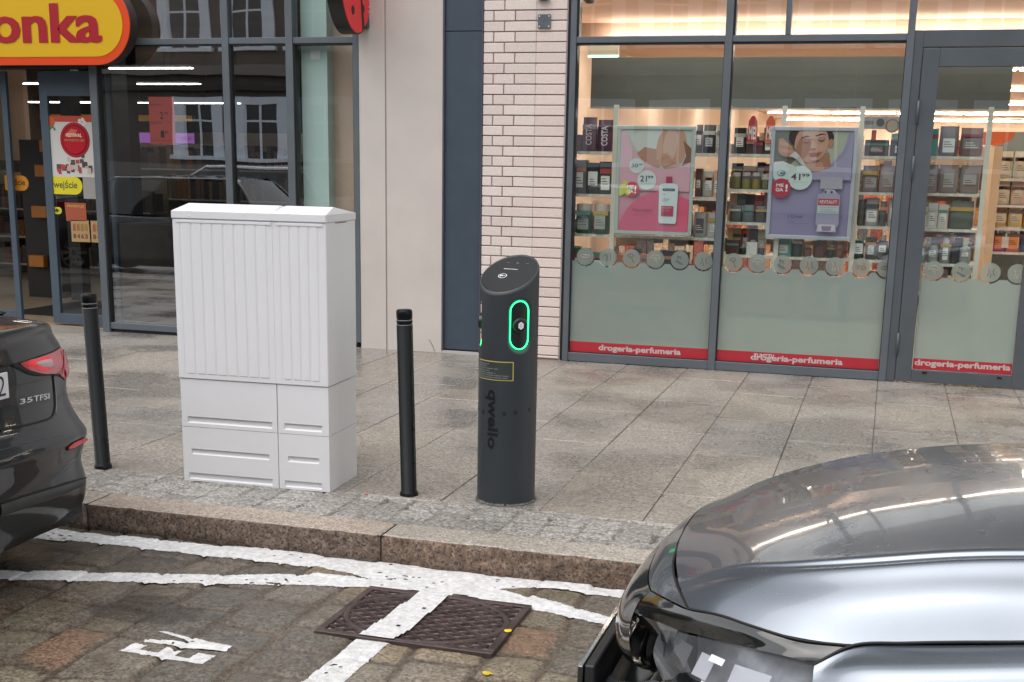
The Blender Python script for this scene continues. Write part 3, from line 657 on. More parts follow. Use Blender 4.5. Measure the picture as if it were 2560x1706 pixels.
ORD = ['first', 'second', 'third', 'fourth', 'fifth', 'sixth', 'seventh', 'eighth', 'ninth', 'tenth', 'eleventh', 'twelfth']
def product(kind, cname, c, x, y, z, w_, h, d, where, grp, lab_c=(.8, .78, .72), band=None, words=None):
    t = thing(kind, f'{cname} {kind.replace("_", " ")}, {where}', kind.split('_')[-1], (x, y, z), grp)
    m = flat(c, .4 if kind != 'box' else .55)
    if kind in ('coffee_bag', 'snack_bag', 'pouch'):
        rows = []
        for tz, sw, sd_ in ((0, .92, .8), (.06, 1, 1), (.45, 1, .95), (.8, .96, .55), (.92, .95, .16), (1, .97, .05)):
            ring = []
            for k in range(12):
                a = 2*math.pi*(k+.5)/12; ca, sa = math.cos(a), math.sin(a); e = .55
                ring.append((x+w_/2*sw*math.copysign(abs(ca)**e, ca), y+d/2*sd_*math.copysign(abs(sa)**e, sa), z+h*tz+(.004*math.sin(5*a+x*40) if 0 < tz < 1 else 0)))
            rows.append(ring)
        b = MB().grid(rows, True); b.F.append(tuple(range(12))[::-1]); b.build('bag', m, t, True)
    elif kind in ('bottle', 'jar'):
        r_ = w_/2; s = 1.0 if kind == 'jar' else .72
        pr = [(r_*.92, z), (r_, z+.01), (r_, z+h*s*.86), (r_*.8, z+h*s*.95), (r_*.45, z+h*s)] if kind == 'bottle' else [(r_*.92, z), (r_, z+.01), (r_, z+h*.72), (r_*.9, z+h*.78)]
        MB().lathe(pr, (x, y), 16).build('body', m, t, True)
        cp = [(r_*.48, z+h*s), (r_*.48, z+h)] if kind == 'bottle' else [(r_*.95, z+h*.78), (r_*.95, z+h)]
        MB().lathe(cp, (x, y), 16).build('cap', flat((.03, .03, .03) if sum(c) > .9 else (.55, .5, .45)), t)
    else:
        MB().box(x-w_/2, x+w_/2, y-d/2, y+d/2, z, z+h, .0025).build('carton', m, t)
    vr = random.Random(int(abs(x)*1000)+int(z*777)); yf = y-d/2-.0018
    if kind in ('bottle', 'jar'): yf = y-w_/2-.0015
    if lab_c is not None:
        l = sheet('front_label', rrect(x-w_*vr.uniform(.22, .40), x+w_*vr.uniform(.22, .40), z+h*vr.uniform(.12, .32), z+h*vr.uniform(.50, .80), .006), yf+.0004, flat(lab_c), t)
        if h > .06:
            b = MB()
            for q in range(3): b.prism([(x-w_*.26, z+h*(.30+.08*q)), (x+w_*(.26-.1*q), z+h*(.30+.08*q)), (x+w_*(.26-.1*q), z+h*(.325+.08*q)), (x-w_*.26, z+h*(.325+.08*q))], yf-.0014, yf-.0006)
            b.build('small_print', flat((.12, .10, .09) if sum(lab_c) > 1 else (.7, .7, .65)), t)
    if not band and vr.random() < .7: band = vr.choice([(.45, .05, .05), (.55, .5, .42), (.08, .08, .1), (.5, .32, .08), (.12, .25, .2), (.55, .25, .15)])
    if band: sheet('colour_band', [(x-w_*.46, z+h*.64), (x+w_*.46, z+h*.64), (x+w_*.46, z+h*.78), (x-w_*.46, z+h*.78)], yf+.0004, flat(band), t)
    if words: text('printed_word', words, (x+w_*.20, yf-.002, z+h*.18), (0, 0, h*.62), (-w_*.42, 0, 0), flat((.78, .62, .66)), t, .02)
    return t
def row(unit_name, lvl, items, pxa, pxb, z, y, grp, yj=0, **kw):
    """items: (kind, colour name, colour, relative width, height, ...)"""
    xa, xb = gy(pxa, 500, y)[0], gy(pxb, 500, y)[0]; tot = sum(i[3] for i in items); x = xa
    for k, it in enumerate(items):
        kind, cn, c, rw, h = it[:5]; opt = it[5] if len(it) > 5 else {}
        w_ = (xb-xa)*rw/tot; d = {'box': .09, 'coffee_bag': .08, 'pouch': .06, 'snack_bag': .08, 'bottle': .05, 'jar': .07}.get(kind, .06)
        product(kind, cn, c, x+w_/2, y+rnd.uniform(-.01, .01), z+.001, w_*(.94 if kind not in ('bottle', 'jar') else .9), h, d, f'{ORD[k]} along the {lvl} {unit_name}', grp, **opt)
        x += w_
PB = dict(lab_c=None)
pur, blk, gry, grn, wht, pnk, brn, tea, red, yel, cre = (.085, .025, .05), (.018, .018, .02), (.13, .13, .13), (.03, .10, .075), (.62, .60, .56), (.33, .21, .20), (.085, .035, .025), (.10, .33, .30), (.35, .02, .03), (.22, .20, .05), (.60, .48, .36)
z1 = u1[1]; yF = YS-.09
G1 = 'goods on the shelves behind the pink poster'
row('left of the pink poster', 'top shelf', [('box', 'maroon', (.11, .02, .02), .8, .13, PB), ('coffee_bag', 'plum', (.16, .09, .12), 1.4, .27, dict(lab_c=None, band=(.35, .30, .28), words='COSTA')), ('coffee_bag', 'dark purple', pur, 1.5, .25, dict(lab_c=None, band=(.03, .01, .02), words='COSTA'))], 1431, 1530, z1[0], yF, G1)
row('left of the pink poster', 'second shelf', [('box', 'grey lidded', (.12, .12, .13), 1.2, .27), ('box', 'black', blk, 1, .25), ('box', 'charcoal', (.03, .03, .035), 1, .26)], 1431, 1530, z1[1], yF, G1)
row('left of the pink poster', 'third shelf', [('jar', 'dark green', grn, 1, .24, dict(lab_c=(.33, .36, .32))), ('jar', 'bottle green', (.025, .08, .06), 1, .24, dict(lab_c=(.36, .38, .33)))], 1440, 1530, z1[2], yF, G1)
row('left of the pink poster', 'lowest shelf', [('box', 'green', (.03, .12, .08), 1, .2), ('box', 'emerald', (.02, .16, .11), 1.1, .17)], 1436, 1530, z1[3], yF, G1)
row('right of the pink poster', 'top shelf', [('coffee_bag', 'speckled dark', (.05, .05, .045), .6, .22), ('coffee_bag', 'black white printed', blk, 1.2, .22, dict(lab_c=(.5, .5, .48))), ('pouch', 'pale grey', (.42, .40, .37), .8, .22)], 1733, 1806, z1[0], yF, G1)
row('right of the pink poster', 'second shelf', [('box', 'brown', brn, .7, .22), ('pouch', 'white and beige', (.5, .45, .38), 1.2, .20, dict(band=(.45, .22, .10))), ('box', 'pale peach', (.65, .38, .25), .7, .21)], 1738, 1800, z1[1], yF, G1)
row('right of the pink poster', 'third shelf', [('pouch', 'silver grey', (.34, .33, .31), 1.2, .2, dict(lab_c=(.10, .08, .10))), ('pouch', 'light grey', (.45, .44, .42), 1, .2)], 1736, 1800, z1[2], yF, G1)
row('right of the pink poster', 'lowest shelf', [('bottle', 'wine red', (.12, .01, .03), .8, .14, PB), ('bottle', 'black', blk, .8, .14, PB), ('bottle', 'burgundy', (.16, .01, .03), .8, .16, PB), ('bottle', 'dark brown', brn, .8, .14, PB)], 1726, 1800, z1[3], yF, G1)
row('under the pink poster', 'lowest shelf', [('box', c_[0], c_[1], 1, h_, PB) for c_, h_ in ((('salmon', (.7, .25, .15)), .15), (('orange', (.75, .3, .08)), .14), (('pink', (.75, .3, .3)), .16), (('dark grey', gry), .19), (('black', blk), .2), (('charcoal', (.03, .03, .04)), .2))], 1545, 1722, z1[3], YS+.06, G1)
z2 = u2[1]; G2 = 'goods on the shelves behind the lilac poster'
row('left of the lilac poster', 'top shelf', [('box', 'black', blk, 1, .20), ('box', 'dark brown', (.06, .03, .025), .7, .12, PB), ('box', 'purple brown', (.08, .03, .04), .7, .11, PB), ('box', 'black tall', blk, .8, .20)], 1828, 1926, z2[0], YS-.02, G2)
for k, (px, lb) in enumerate(((1880, 'red card sign with white lettering standing upright on the top shelf'), (1924, 'orange red card sign half hidden by the lilac poster'))):
    P = gy(px, 356, YS-.1); t = thing('card_sign', lb, 'sign', tuple(P)); w_, h = .075, .20
    sheet('card', [(P[0]-w_/2*1.1, P[2]), (P[0]+w_/2*1.1, P[2]), (P[0]+w_/2*.9, P[2]+h*.8), (P[0]+w_*.15, P[2]+h), (P[0]-w_*.15, P[2]+h), (P[0]-w_/2*.9, P[2]+h*.8)], YS-.1, flat((.55, .05, .05) if k == 0 else (.7, .13, .06)), t, .003)
    txt_xz('lettering', 'ME!', P[0]-w_*.38, P[0]+w_*.38, P[2]+.02, P[2]+.12, YS-.1042, flat((.85, .8, .75)), t, .03)
row('left of the lilac poster', 'second shelf', [('jar', 'olive', (.16, .14, .04), 1, .125, PB), ('jar', 'yellow green', (.22, .2, .05), 1, .13, PB), ('jar', 'mustard', (.26, .2, .05), 1, .13, PB), ('jar', 'khaki', (.15, .14, .07), 1, .12, PB)], 1826, 1926, z2[1], yF, G2)
row('left of the lilac poster', 'rear second shelf', [('box', 'black upper', blk, 1, .20), ('box', 'cream', cre, 1.2, .18, PB), ('box', 'white drop printed', (.09, .05, .05), .7, .21), ('box', 'brick red', (.3, .06, .03), .6, .2)], 1826, 1926, z2[1], YS+.05, G2)
row('left of the lilac poster', 'third shelf', [('pouch', 'slate grey', (.10, .11, .11), 1, .13, PB), ('pouch', 'blue grey', (.13, .15, .16), 1, .135, PB), ('pouch', 'dark slate', (.08, .09, .09), 1, .13, PB)], 1826, 1922, z2[2], yF, G2)
row('left of the lilac poster', 'rear third shelf', [('box', 'tan', (.5, .36, .2), .8, .22, PB), ('box', 'brown grey', (.13, .1, .09), .8, .22), ('box', 'black drop printed', blk, .8, .215), ('box', 'bright red', (.65, .02, .07), .9, .21), ('box', 'lavender', (.3, .27, .4), .6, .235, PB)], 1826, 1926, z2[2], YS+.05, G2)
row('left of the lilac poster', 'lowest shelf', [('box', 'brown', brn, 1, .11, PB), ('bottle', 'dark', blk, .5, .08, PB), ('box', 'white', wht, .8, .1, PB), ('bottle', 'navy', (.04, .05, .09), .5, .09, PB)], 1822, 1920, z2[3], yF, G2)
row('left of the lilac poster', 'rear lowest shelf', [('box', 'orange tan', (.6, .4, .2), .6, .2, PB), ('box', 'gold', (.55, .38, .15), .8, .2), ('box', 'red and white', (.5, .05, .04), .8, .2), ('box', 'black topped', blk, .8, .2), ('box', 'pale gold', (.5, .4, .25), .8, .195)], 1824, 1922, z2[3], YS+.05, G2)
row('under the lilac poster', 'lowest shelf', [('box', 'teal and white', tea, 1.2, .14), ('bottle', 'dark green', (.02, .04, .03), .8, .16, PB), ('bottle', 'amber', (.2, .07, .03), .7, .1, PB), ('bottle', 'rust brown', (.15, .05, .035), 1, .17, PB), ('bottle', 'black', blk, .6, .1, PB), ('bottle', 'copper', (.25, .09, .05), .7, .1, PB)], 1945, 2122, z2[3], yF, G2)
row('right of the lilac poster', 'top shelf', [('box', 'mottled dark', (.07, .065, .075), 1.3, .12, dict(lab_c=(.25, .18, .2))), ('box', 'charcoal', (.05, .05, .055), 1, .12)], 2150, 2262, z2[0], yF, G2)
row('right of the lilac poster', 'second shelf', [('pouch', 'mauve grey', (.24, .19, .185), 1, .20, dict(lab_c=(.38, .33, .33))), ('pouch', 'rose grey', (.28, .21, .20), 1, .20, dict(lab_c=(.42, .36, .35))), ('pouch', 'pale mauve', (.27, .23, .23), .6, .2)], 2150, 2262, z2[1], yF, G2)
row('right of the lilac poster', 'third shelf', [('pouch', 'dark taupe', (.11, .095, .09), .5, .2, PB), ('pouch', 'flower printed white', (.40, .37, .35), 1, .215), ('pouch', 'dark grey', (.12, .11, .11), .5, .19, PB), ('pouch', 'cream printed', (.42, .38, .35), 1, .21)], 2146, 2258, z2[2], yF, G2)
row('right of the lilac poster', 'lowest shelf', [('bottle', 'dark olive', (.05, .05, .04), 1, .19), ('box', 'white front', (.06, .065, .06), 1, .17, dict(lab_c=(.6, .6, .55))), ('bottle', 'black green', (.03, .035, .03), 1, .19), ('box', 'silver', (.25, .26, .25), 1, .17)], 2142, 2262, z2[3], yF, G2)
P = gy(2205, 308, YS-.12); t = thing('shelf_board_sign', 'long white sign board with round emblems above the dark boxes', 'sign', tuple(P)); xa, xb = gy(2150, 308, YS-.12)[0], gy(2268, 308, YS-.12)[0]
sheet('board', [(xa, P[2]-.045), (xb, P[2]-.045), (xb, P[2]+.045), (xa, P[2]+.045)], YS-.12, flat((.42, .40, .37)), t, .004)
txt_xz('lettering', 'mizo', xa+.02, xa+.10, P[2]-.012, P[2]+.025, YS-.1255, flat((.1, .07, .08)), t, .02); txt_xz('lettering', 'mizo', xb-.07, xb+.0, P[2]-.018, P[2]+.018, YS-.1255, flat((.1, .07, .08)), t, .02)
sheet('emblem', circ(xa+.15, P[2]+.003, .03), YS-.124, flat((.12, .12, .15)), t); sheet('emblem', circ(xa+.24, P[2]-.02, .052), YS-.1245, flat((.30, .16, .10)), t); sheet('emblem', circ(xa+.24, P[2]-.02, .040), YS-.1258, flat((.42, .34, .22)), t)
z3_ = u3[1]; G3 = 'goods behind the glass door'
row('behind the glass door', 'top shelf', [('box', 'teal', tea, .7, .20, PB), ('coffee_bag', 'grey purple', (.13, .11, .11), 1.1, .22), ('coffee_bag', 'mauve and grey', (.2, .12, .11), 1.3, .21, dict(lab_c=(.22, .2, .18), band=(.3, .06, .06)))], 2300, 2446, z3_[0], yF, G3)
row('behind the glass door', 'second shelf', [('pouch', 'rosy grey', (.25, .20, .185), .7, .21, dict(lab_c=(.4, .36, .34))), ('pouch', 'leaf printed', (.25, .19, .175), 1, .21, dict(lab_c=(.42, .39, .36))), ('pouch', 'fern printed', (.24, .19, .17), 1, .21, dict(lab_c=(.42, .39, .36)))], 2304, 2446, z3_[1], yF, G3)
row('behind the glass door', 'third shelf', [('box', 'small white', wht, .5, .16), ('box', 'white', wht, .6, .19), ('box', 'ivory', (.6, .55, .47), .6, .18), ('pouch', 'grey green', (.12, .135, .11), 1.5, .21, PB)], 2300, 2440, z3_[2], yF, G3)
row('behind the glass door', 'lowest shelf', [('bottle', 'light grey', (.3, .31, .30), 1, .19), ('bottle', 'pale silver', (.33, .34, .33), 1, .19), ('bottle', 'smoke grey', (.26, .27, .26), 1, .19), ('box', 'near black', blk, .6, .15, PB), ('bottle', 'stone grey', (.28, .28, .27), 1, .18)], 2298, 2440, z3_[3], yF, G3)
G4 = 'snack bags on the white shelves'
for lv, (z, its) in enumerate(zip(z4s, ([('white and green', (.55, .5, .35)), ('white and olive', (.6, .58, .5)), ('yellow', (.7, .5, .1))], [('cream and blue', (.65, .55, .38)), ('cream and pink', (.7, .5, .4)), ('cream and orange', (.7, .45, .25))], [('gold and red', (.6, .35, .08)), ('pale gold', (.65, .5, .2)), ('amber', (.6, .3, .1))], [('magenta', (.45, .05, .2)), ('orange and red', (.6, .12, .06)), ('navy and orange', (.08, .10, .2))]))):
    row('of the white snack shelves', ['top shelf', 'second shelf', 'third shelf', 'lowest shelf'][lv], [('snack_bag', n_, c_, 1, .21 if lv else .24, dict(lab_c=(.7, .6, .45) if lv != 3 else (.75, .25, .06), band=(.15, .06, .05))) for n_, c_ in its], 2486, 2600, z, 12.25, G4)
for k, px in enumerate((2498, 2526)):
    P = gy(px, 668, 12.2); t = product('box', 'white lettered', (.72, .66, .6), P[0], 12.25, .93, .10, .19, .08, ['first', 'second'][k]+' from the cream end panel, under the lowest snack shelf', G4, lab_c=None)
    txt_xz('lettering', 'Fit', P[0]-.03, P[0]+.03, 1.03, 1.09, 12.2055, flat((.1, .08, .08)), t, .02)
P = gy(2468, 330, 12.3); t = tag(MB().prism(circ(P[0]+.04, P[2], .20, .12, 24, 180, 360), 12.28, 12.3).build('hanging_sign', flat((.75, .16, .05))), 'orange red rounded sign hanging over the snack shelves', 'sign')

M_goods = granite('packets_print', sp=40, contrast=.35, rough=.5, bump=0)
# display shelving further back: a mass of small packets on long runs of shelves
def gondola(y, x0, x1, h, seed, label, n=4, cols=None, hue=0):
    t = thing('shelving_run', label, 'shelves', ((x0+x1)/2, y, 0)); r = random.Random(seed)
    box('back_board', x0, x1, y+.25, y+.27, 0, h, flat((.62, .5, .38)), t)
    V = []; F = []; CC = []; b = MB(); sh = MB()
    for k in range(n):
        z = .15+(h-.25)/n*k; sh.box(x0, x1, y-.18, y+.25, z-.02, z)
        x = x0+.02
        while x < x1-.05:
            ww = r.uniform(.05, .12); hh = (h-.25)/n*r.uniform(.5, .86); n0 = len(b.V); b.box(x, x+ww*.93, y-.15, y+.1, z, z+hh)
            c = r.choice(cols or [(.6, .5, .4), (.55, .12, .08), (.65, .3, .12), (.12, .08, .07), (.55, .48, .42), (.35, .1, .08), (.1, .1, .12), (.6, .45, .3), (.7, .55, .4)]); CC += [(*c, 1)]*(len(b.V)-n0); x += ww
    sh.build('shelf', flat((.68, .6, .52)), t)
    o = b.build('packets', M_goods, t); o['kind'] = 'stuff'; ca = o.data.color_attributes.new('Col', 'FLOAT_COLOR', 'POINT'); ca.data.foreach_set('color', np.array(CC, np.float32).ravel())
for (t_, zs_, xa_, xb_2), n_ in ((u1, 41), (u2, 42), (u3, 43)):
    r = random.Random(n_); b = MB(); CC = []
    for z in zs_:
        x = xa_+.02
        while x < xb_2-.05:
            ww, hh = r.uniform(.035, .085), r.uniform(.07, .21); n0 = len(b.V)
            if r.random() < .72: b.box(x, x+ww*.92, YS+.085, YS+.14, z+.001, z+hh); c = r.choice([(.6, .5, .4), (.55, .12, .08), (.65, .3, .12), (.12, .08, .07), (.6, .55, .48), (.35, .1, .08), (.14, .14, .16), (.6, .45, .3), (.7, .6, .5), (.2, .3, .28), (.5, .3, .35)]); CC += [(*c, 1)]*(len(b.V)-n0)
            x += ww
    o = b.build('packets', M_goods, t_); o['kind'] = 'stuff'; ca = o.data.color_attributes.new('Col', 'FLOAT_COLOR', 'POINT'); ca.data.foreach_set('color', np.array(CC, np.float32).ravel())
gondola(13.4, -2.9, -.2, 1.75, 3, 'long run of crowded shelves across the chemist floor')
gondola(16.0, .0, 5.0, 1.9, 4, 'wide run of bright shelves deep in the chemist')
gondola(19.5, -3.0, 1.0, 1.95, 5, 'far run of shelves at the back of the chemist')
# ------------------------------------------------------------------ frosted film, icons and the red strips on the panes
YG = GP-.0015
M_film = film_mat('frosted_film', (.335, .42, .395), .95)
M_film2 = film_mat('frosted_disc', (.335, .40, .37), .80)
M_cut = flat((.10, .11, .10), .4); M_cut2 = flat((.50, .46, .36), .4)
M_red = mat('red_vinyl', (.42, .022, .035), .4, var=.06, scale=9)
M_grey_l = flat((.50, .43, .42), .5)
def icon(kind, cx, cz, s, y, par, m):
    b = MB()
    def st(pts, r=.0021): b.tube([(cx+x*s, y, cz+z*s) for x, z in pts], r, 5)
    arc = lambda x, z, rx, rz, a0, a1, n=10: [(x+rx*math.cos(math.radians(a0+(a1-a0)*i/n)), z+rz*math.sin(math.radians(a0+(a1-a0)*i/n))) for i in range(n+1)]
    if kind == 0: st(arc(0, -.1, .6, .35, 160, 20)); st(arc(0, .2, .6, .4, 200, 340)); st(arc(0, 0, .16, .2, 0, 360)); [st([(x, .45), (x*1.1, .62)], .0014) for x in (-.4, -.2, 0, .2, .4)]
    if kind == 1: st([(-.5, .25), (-.2, .35), (-.05, .15), (-.2, -.5)]); st([(.3, .55), (.3, -.4)]); st([(-.5, .25), (-.35, .1)])
    if kind == 2: st(arc(-.1, .3, .35, .2, 0, 360)); st([(0, .1), (.25, -.55), (.4, -.5)])
    if kind == 3: st(arc(0, .1, .6, .4, 10, 170)); st([(-.6, .1), (0, .2), (.6, 0)]); st([(0, .1), (-.1, -.2), (.3, -.5), (.1, -.1)]); st([(-.2, .0), (.2, -.1)])
    if kind == 4: st([(-.4, .5), (.2, .35)]); st([(-.25, .45), (-.3, .1)]); st([(.05, .4), (0, .05)]); st([(-.5, 0), (.45, -.5)]); st([(-.5, -.15), (.3, -.55)])
    if kind == 5: st(arc(-.6, .1, .45, .5, 40, -60)); st(arc(.7, .1, .45, .5, 140, 240)); st([(0, -.2), (.02, -.6)])
    if kind == 6: st([(-.35, .45), (-.2, .1), (-.3, -.55)]); st([(.3, .45), (.25, .1), (.45, -.55)]); st([(-.02, -.1), (-.1, -.55)]); st([(.08, -.1), (.12, -.55)])
    if kind == 7: st([(-.5, .3), (-.35, -.2), (-.15, .3)]); st(arc(.25, -.05, .25, .25, 60, 420)); st([(.1, .4), (.5, .4)])
    b.build('icon_line', m, par)
def pane_film(x0, x1, icons, txt, tx, zt=.83, zr0=.078, zr1=.165, y=YG, par=None, smear=False):
    R, rd = .083, .071; zc = .867
    xs = sorted(set(list(np.arange(x0, x1, .006))+[x1])); top_ = []
    for x in xs:
        z = zt
        for cx in icons:
            if abs(x-cx) < R: z = min(z, zc-math.sqrt(R*R-(x-cx)**2))
        top_.append(z)
    V = [(x, y, zr1) for x in xs]+[(x, y, z) for x, z in zip(xs, top_)]; n = len(xs)
    mesh('frosted_film', V, [(i, i+1, n+i+1, n+i) for i in range(n-1)], M_film, par or bld)
    for k, cx in enumerate(icons):
        P = [(max(x0, min(x1, a)), b) for a, b in circ(cx, zc, rd, n=36)]
        o = mesh('frosted_icon', [(a, y, b) for a, b in P], [tuple(range(len(P)))], M_film2, par or bld)
        icon(icon_k[0] % 8, cx, zc, rd*.95, y-.002, par or bld, M_cut if icon_k[0] % 3 else M_cut2); icon_k[0] += 1
    mesh('red_strip', [(x0, y, zr0), (x1, y, zr0), (x1, y, zr1), (x0, y, zr1)], [(0, 1, 2, 3)], M_red, par or bld)
    txt_xz('strip_lettering', 'drogeria-perfumeria', tx[0], tx[1], tx[2], tx[3], y-.001, M_grey_l, par or bld, .034)
icon_k = [0]
pane_film(-2.478, -1.326, (-2.369, -2.179, -1.984, -1.788, -1.591, -1.402), 0, (-2.232, -1.547, .087, .150))
icon_k[0] = 2
pane_film(-1.256, .003, (-1.163, -.975, -.783, -.579, -.383, -.186, .0), 0, (-.985, -.268, .085, .148))
txt_xz('peeled_lettering', 'TUMTTV', -.96, -.80, .120, .152, YG-.002, flat((.62, .56, .54)), bld, .02)
icon_k[0] = 3
pane_film(gl+.005, gr-.004, (.345, .543, .750, .940), 0, (.266, .962, .124, .185), zr0=.108, zr1=.192, y=Y0+.0105, par=door, zt=.815)

# ------------------------------------------------------------------ posters hanging in the windows
def poster(name, label, px, py, frame_c, body_c, y=10.045):
    (x0, x1), (zb_, zt_) = px, py
    t = thing(name, label, 'poster', ((x0+x1)/2, y, zb_)); w_ = .030
    f = MB(); f.box(x0, x1, y-.008, y+.012, zt_-w_, zt_, .003).box(x0, x1, y-.008, y+.012, zb_, zb_+w_, .003).box(x0, x0+w_, y-.008, y+.012, zb_+w_, zt_-w_, .003).box(x1-w_, x1, y-.008, y+.012, zb_+w_, zt_-w_, .003)
    f.build('frame', mat('poster_frame', frame_c, .35, .3), t)
    box('backing', x0+w_-.002, x1-w_+.002, y+.004, y+.008, zb_+w_-.002, zt_-w_+.002, body_c, t)
    return t, x0+w_, x1-w_, zb_+w_, zt_-w_, y+.004
def clip_poly(P, x0, x1, z0, z1):
    for ax, lim, sg in ((0, x0, 1), (0, x1, -1), (1, z0, 1), (1, z1, -1)):
        out = []
        for i in range(len(P)):
            a, b = P[i], P[(i+1) % len(P)]; ia, ib = sg*(a[ax]-lim) >= 0, sg*(b[ax]-lim) >= 0
            if ia: out.append(a)
            if ia != ib:
                k = (lim-a[ax])/(b[ax]-a[ax]); out.append((a[0]+(b[0]-a[0])*k, a[1]+(b[1]-a[1])*k))
        P = out
        if not P: return P
    return P
def gradmat(name, c0, c1, z0, z1):
    """a printed colour blend up the sheet"""
    m, t, b = _p(name); s = t.nodes.new('ShaderNodeSeparateXYZ'); t.links.new(_geo(t), s.inputs[0]); r = t.nodes.new('ShaderNodeMapRange'); r.inputs[1].default_value = z0; r.inputs[2].default_value = z1
    x = t.nodes.new('ShaderNodeMix'); x.data_type = 'RGBA'; x.inputs[6].default_value = (*c0, 1); x.inputs[7].default_value = (*c1, 1); t.links.new(s.outputs[2], r.inputs[0]); t.links.new(r.outputs[0], x.inputs[0]); t.links.new(x.outputs[2], b.inputs['Base Color']); b.inputs['Roughness'].default_value = .35
    return m
skin, skin2, skin3 = (.42, .21, .14), (.52, .29, .20), (.30, .13, .08)
def art(T):
    t, x0, x1, z0, z1, y = T; W, H = x1-x0, z1-z0; lay = [0]
    def at(u, v): return (x0+u*W, z1-v*H)
    def shp(name, P, c, raw=False):
        lay[0] += 1; Q = clip_poly([at(*p) for p in P], x0+.001, x1-.001, z0+.001, z1-.001)
        if len(Q) < 3: return
        yy = y-.0007*lay[0]; mesh(name, [(a, yy, b) for a, b in Q], [tuple(range(len(Q)))], flat(tuple(min(.75, q*.96) for q in c), .4) if isinstance(c, tuple) else c, t)
    def el(u, v, ru, rv=None, n=30, rot=0, a0=0, a1=360):
        rv = rv or ru*W/H; q = []
        for i in range(n):
            a = math.radians(a0+(a1-a0)*i/(n-(a1-a0 < 360))); p, r_ = ru*W*math.cos(a), rv*H*math.sin(a); c, s = math.cos(rot), math.sin(rot); q.append((u+(p*c-r_*s)/W, v+(p*s+r_*c)/H))
        return q
    def tx(name, body, u0, u1, v0, v1, c, bold=.0):
        lay[0] += 1; a, b = at(u0, v1), at(u1, v0); txt_xz(name, body, a[0], b[0], a[1], b[1], y-.0007*lay[0], flat(c, .5), t, bold)
    return shp, el, tx
# pink poster
T = poster('shower_gel_poster', 'pink poster with arm, hand and white bottle hanging in the narrower chemist window', ((-2.150, -1.520), (1.055, 1.908))[0], (1.055, 1.908), (.47, .54, .50), gradmat('pink_print', (.54, .21, .29), (.60, .41, .45), 1.1, 1.7))
shp, el, tx = art(T)
ph = el(.58, .10, .50, .30)
def inell(P, u, v, ru, rv): return [p for p in P]
shp('photo_ground', el(.56, .08, .52, .33), (.50, .52, .48))
shp('photo_shoulder', [(.30, 0), (.62, 0), (.62, .10), (.52, .17), (.42, .24), (.22, .20), (.14, .08)], (.56, .57, .53))
shp('photo_forearm', [(.22, .24), (.34, .17), (.50, .19), (.62, .22), (.56, .38), (.44, .37), (.34, .33)], skin)
shp('photo_arm', el(.72, .17, .21, .22, rot=.12), skin2)
shp('photo_arm_light', el(.70, .15, .10, .18, rot=.12), (.62, .42, .34))
shp('photo_back', [(.88, .10), (1, .18), (1, .36), (.86, .37), (.93, .25)], (.22, .11, .08))
for k in range(4):
    a = (.50+.035*k, .265+.022*k); shp('photo_finger', [(a[0], a[1]), (a[0]+.16, a[1]-.045), (a[0]+.185, a[1]-.03), (a[0]+.17, a[1]-.012), (a[0]+.02, a[1]+.028)], [skin2, (.47, .25, .17)][k % 2])
    shp('photo_nail', [(a[0]+.145, a[1]-.037), (a[0]+.182, a[1]-.03), (a[0]+.168, a[1]-.018)], (.66, .44, .40))
shp('pink_sweep', [(-.1, .02), (.08, .02), (.16, .16), (.30, .29), (.48, .365), (.66, .385), (.85, .36), (1.0, .31), (1.0, .42), (0, .42)], (.60, .38, .43))
shp('pink_field', [(0, .42), (1, .42), (1, .60), (0, .60)], (.63, .35, .41))
shp('rose_hill', el(.62, 1.06, .62, .46), (.60, .12, .21)); shp('rose_side', [(.80, .62), (1, .68), (1, 1), (.85, 1)], (.66, .10, .19))
shp('price_disc', el(.24, .355, .105), (.58, .63, .62)); tx('price', '30', .165, .265, .335, .372, (.08, .12, .16), .01); tx('price_small', '99', .275, .325, .335, .352, (.08, .12, .16), .01)
shp('price_disc', el(.395, .495, .135), (.60, .65, .64)); tx('price', '21', .30, .395, .45, .51, (.03, .06, .09), .02); tx('price_small', '99', .405, .485, .45, .478, (.03, .06, .09), .02); tx('fine_print', '400 ml / 5,50 zl', .31, .46, .523, .533, (.2, .25, .28))
shp('burst_flare', [(-.05, .62), (.08, .50), (.16, .53), (.16, .60), (.02, .66)], (.56, .58, .12)); shp('red_burst', el(.19, .59, .105), (.55, .05, .10)); shp('yellow_edge', el(.13, .60, .05, .05), (.6, .55, .08))
tx('burst_word', 'ME', .115, .215, .548, .582, (.85, .85, .82), .03); tx('burst_word', 'GA', .115, .215, .592, .628, (.85, .85, .82), .03); tx('burst_mark', '!', .225, .25, .552, .63, (.85, .85, .82), .03)
shp('bottle_cap', [(.67, .455), (.755, .455), (.755, .522), (.67, .522)], (.36, .03, .09)); shp('bottle_body', [(.60, .53), (.66, .522), (.765, .522), (.83, .53), (.845, .56), (.835, .90), (.82, .92), (.60, .92), (.585, .90), (.575, .56)], (.62, .70, .71))
shp('bottle_band', [(.625, .572), (.80, .572), (.80, .598), (.625, .598)], (.06, .09, .13)); tx('bottle_word', 'Neutrogena', .65, .78, .577, .593, (.5, .55, .58)); tx('bottle_word', 'ml', .635, .66, .622, .634, (.1, .12, .2), .02); tx('bottle_word', 'INTENSE', .63, .73, .668, .682, (.25, .28, .3)); tx('bottle_word', 'REPAIR', .63, .71, .688, .70, (.25, .28, .3))
shp('bottle_panel', [(.62, .745), (.79, .745), (.79, .845), (.62, .845)], (.42, .07, .12)); tx('bottle_word', 'BALSAM', .635, .75, .757, .770, (.75, .5, .5)); tx('bottle_word', 'DO CIALA', .635, .74, .785, .797, (.75, .5, .5))
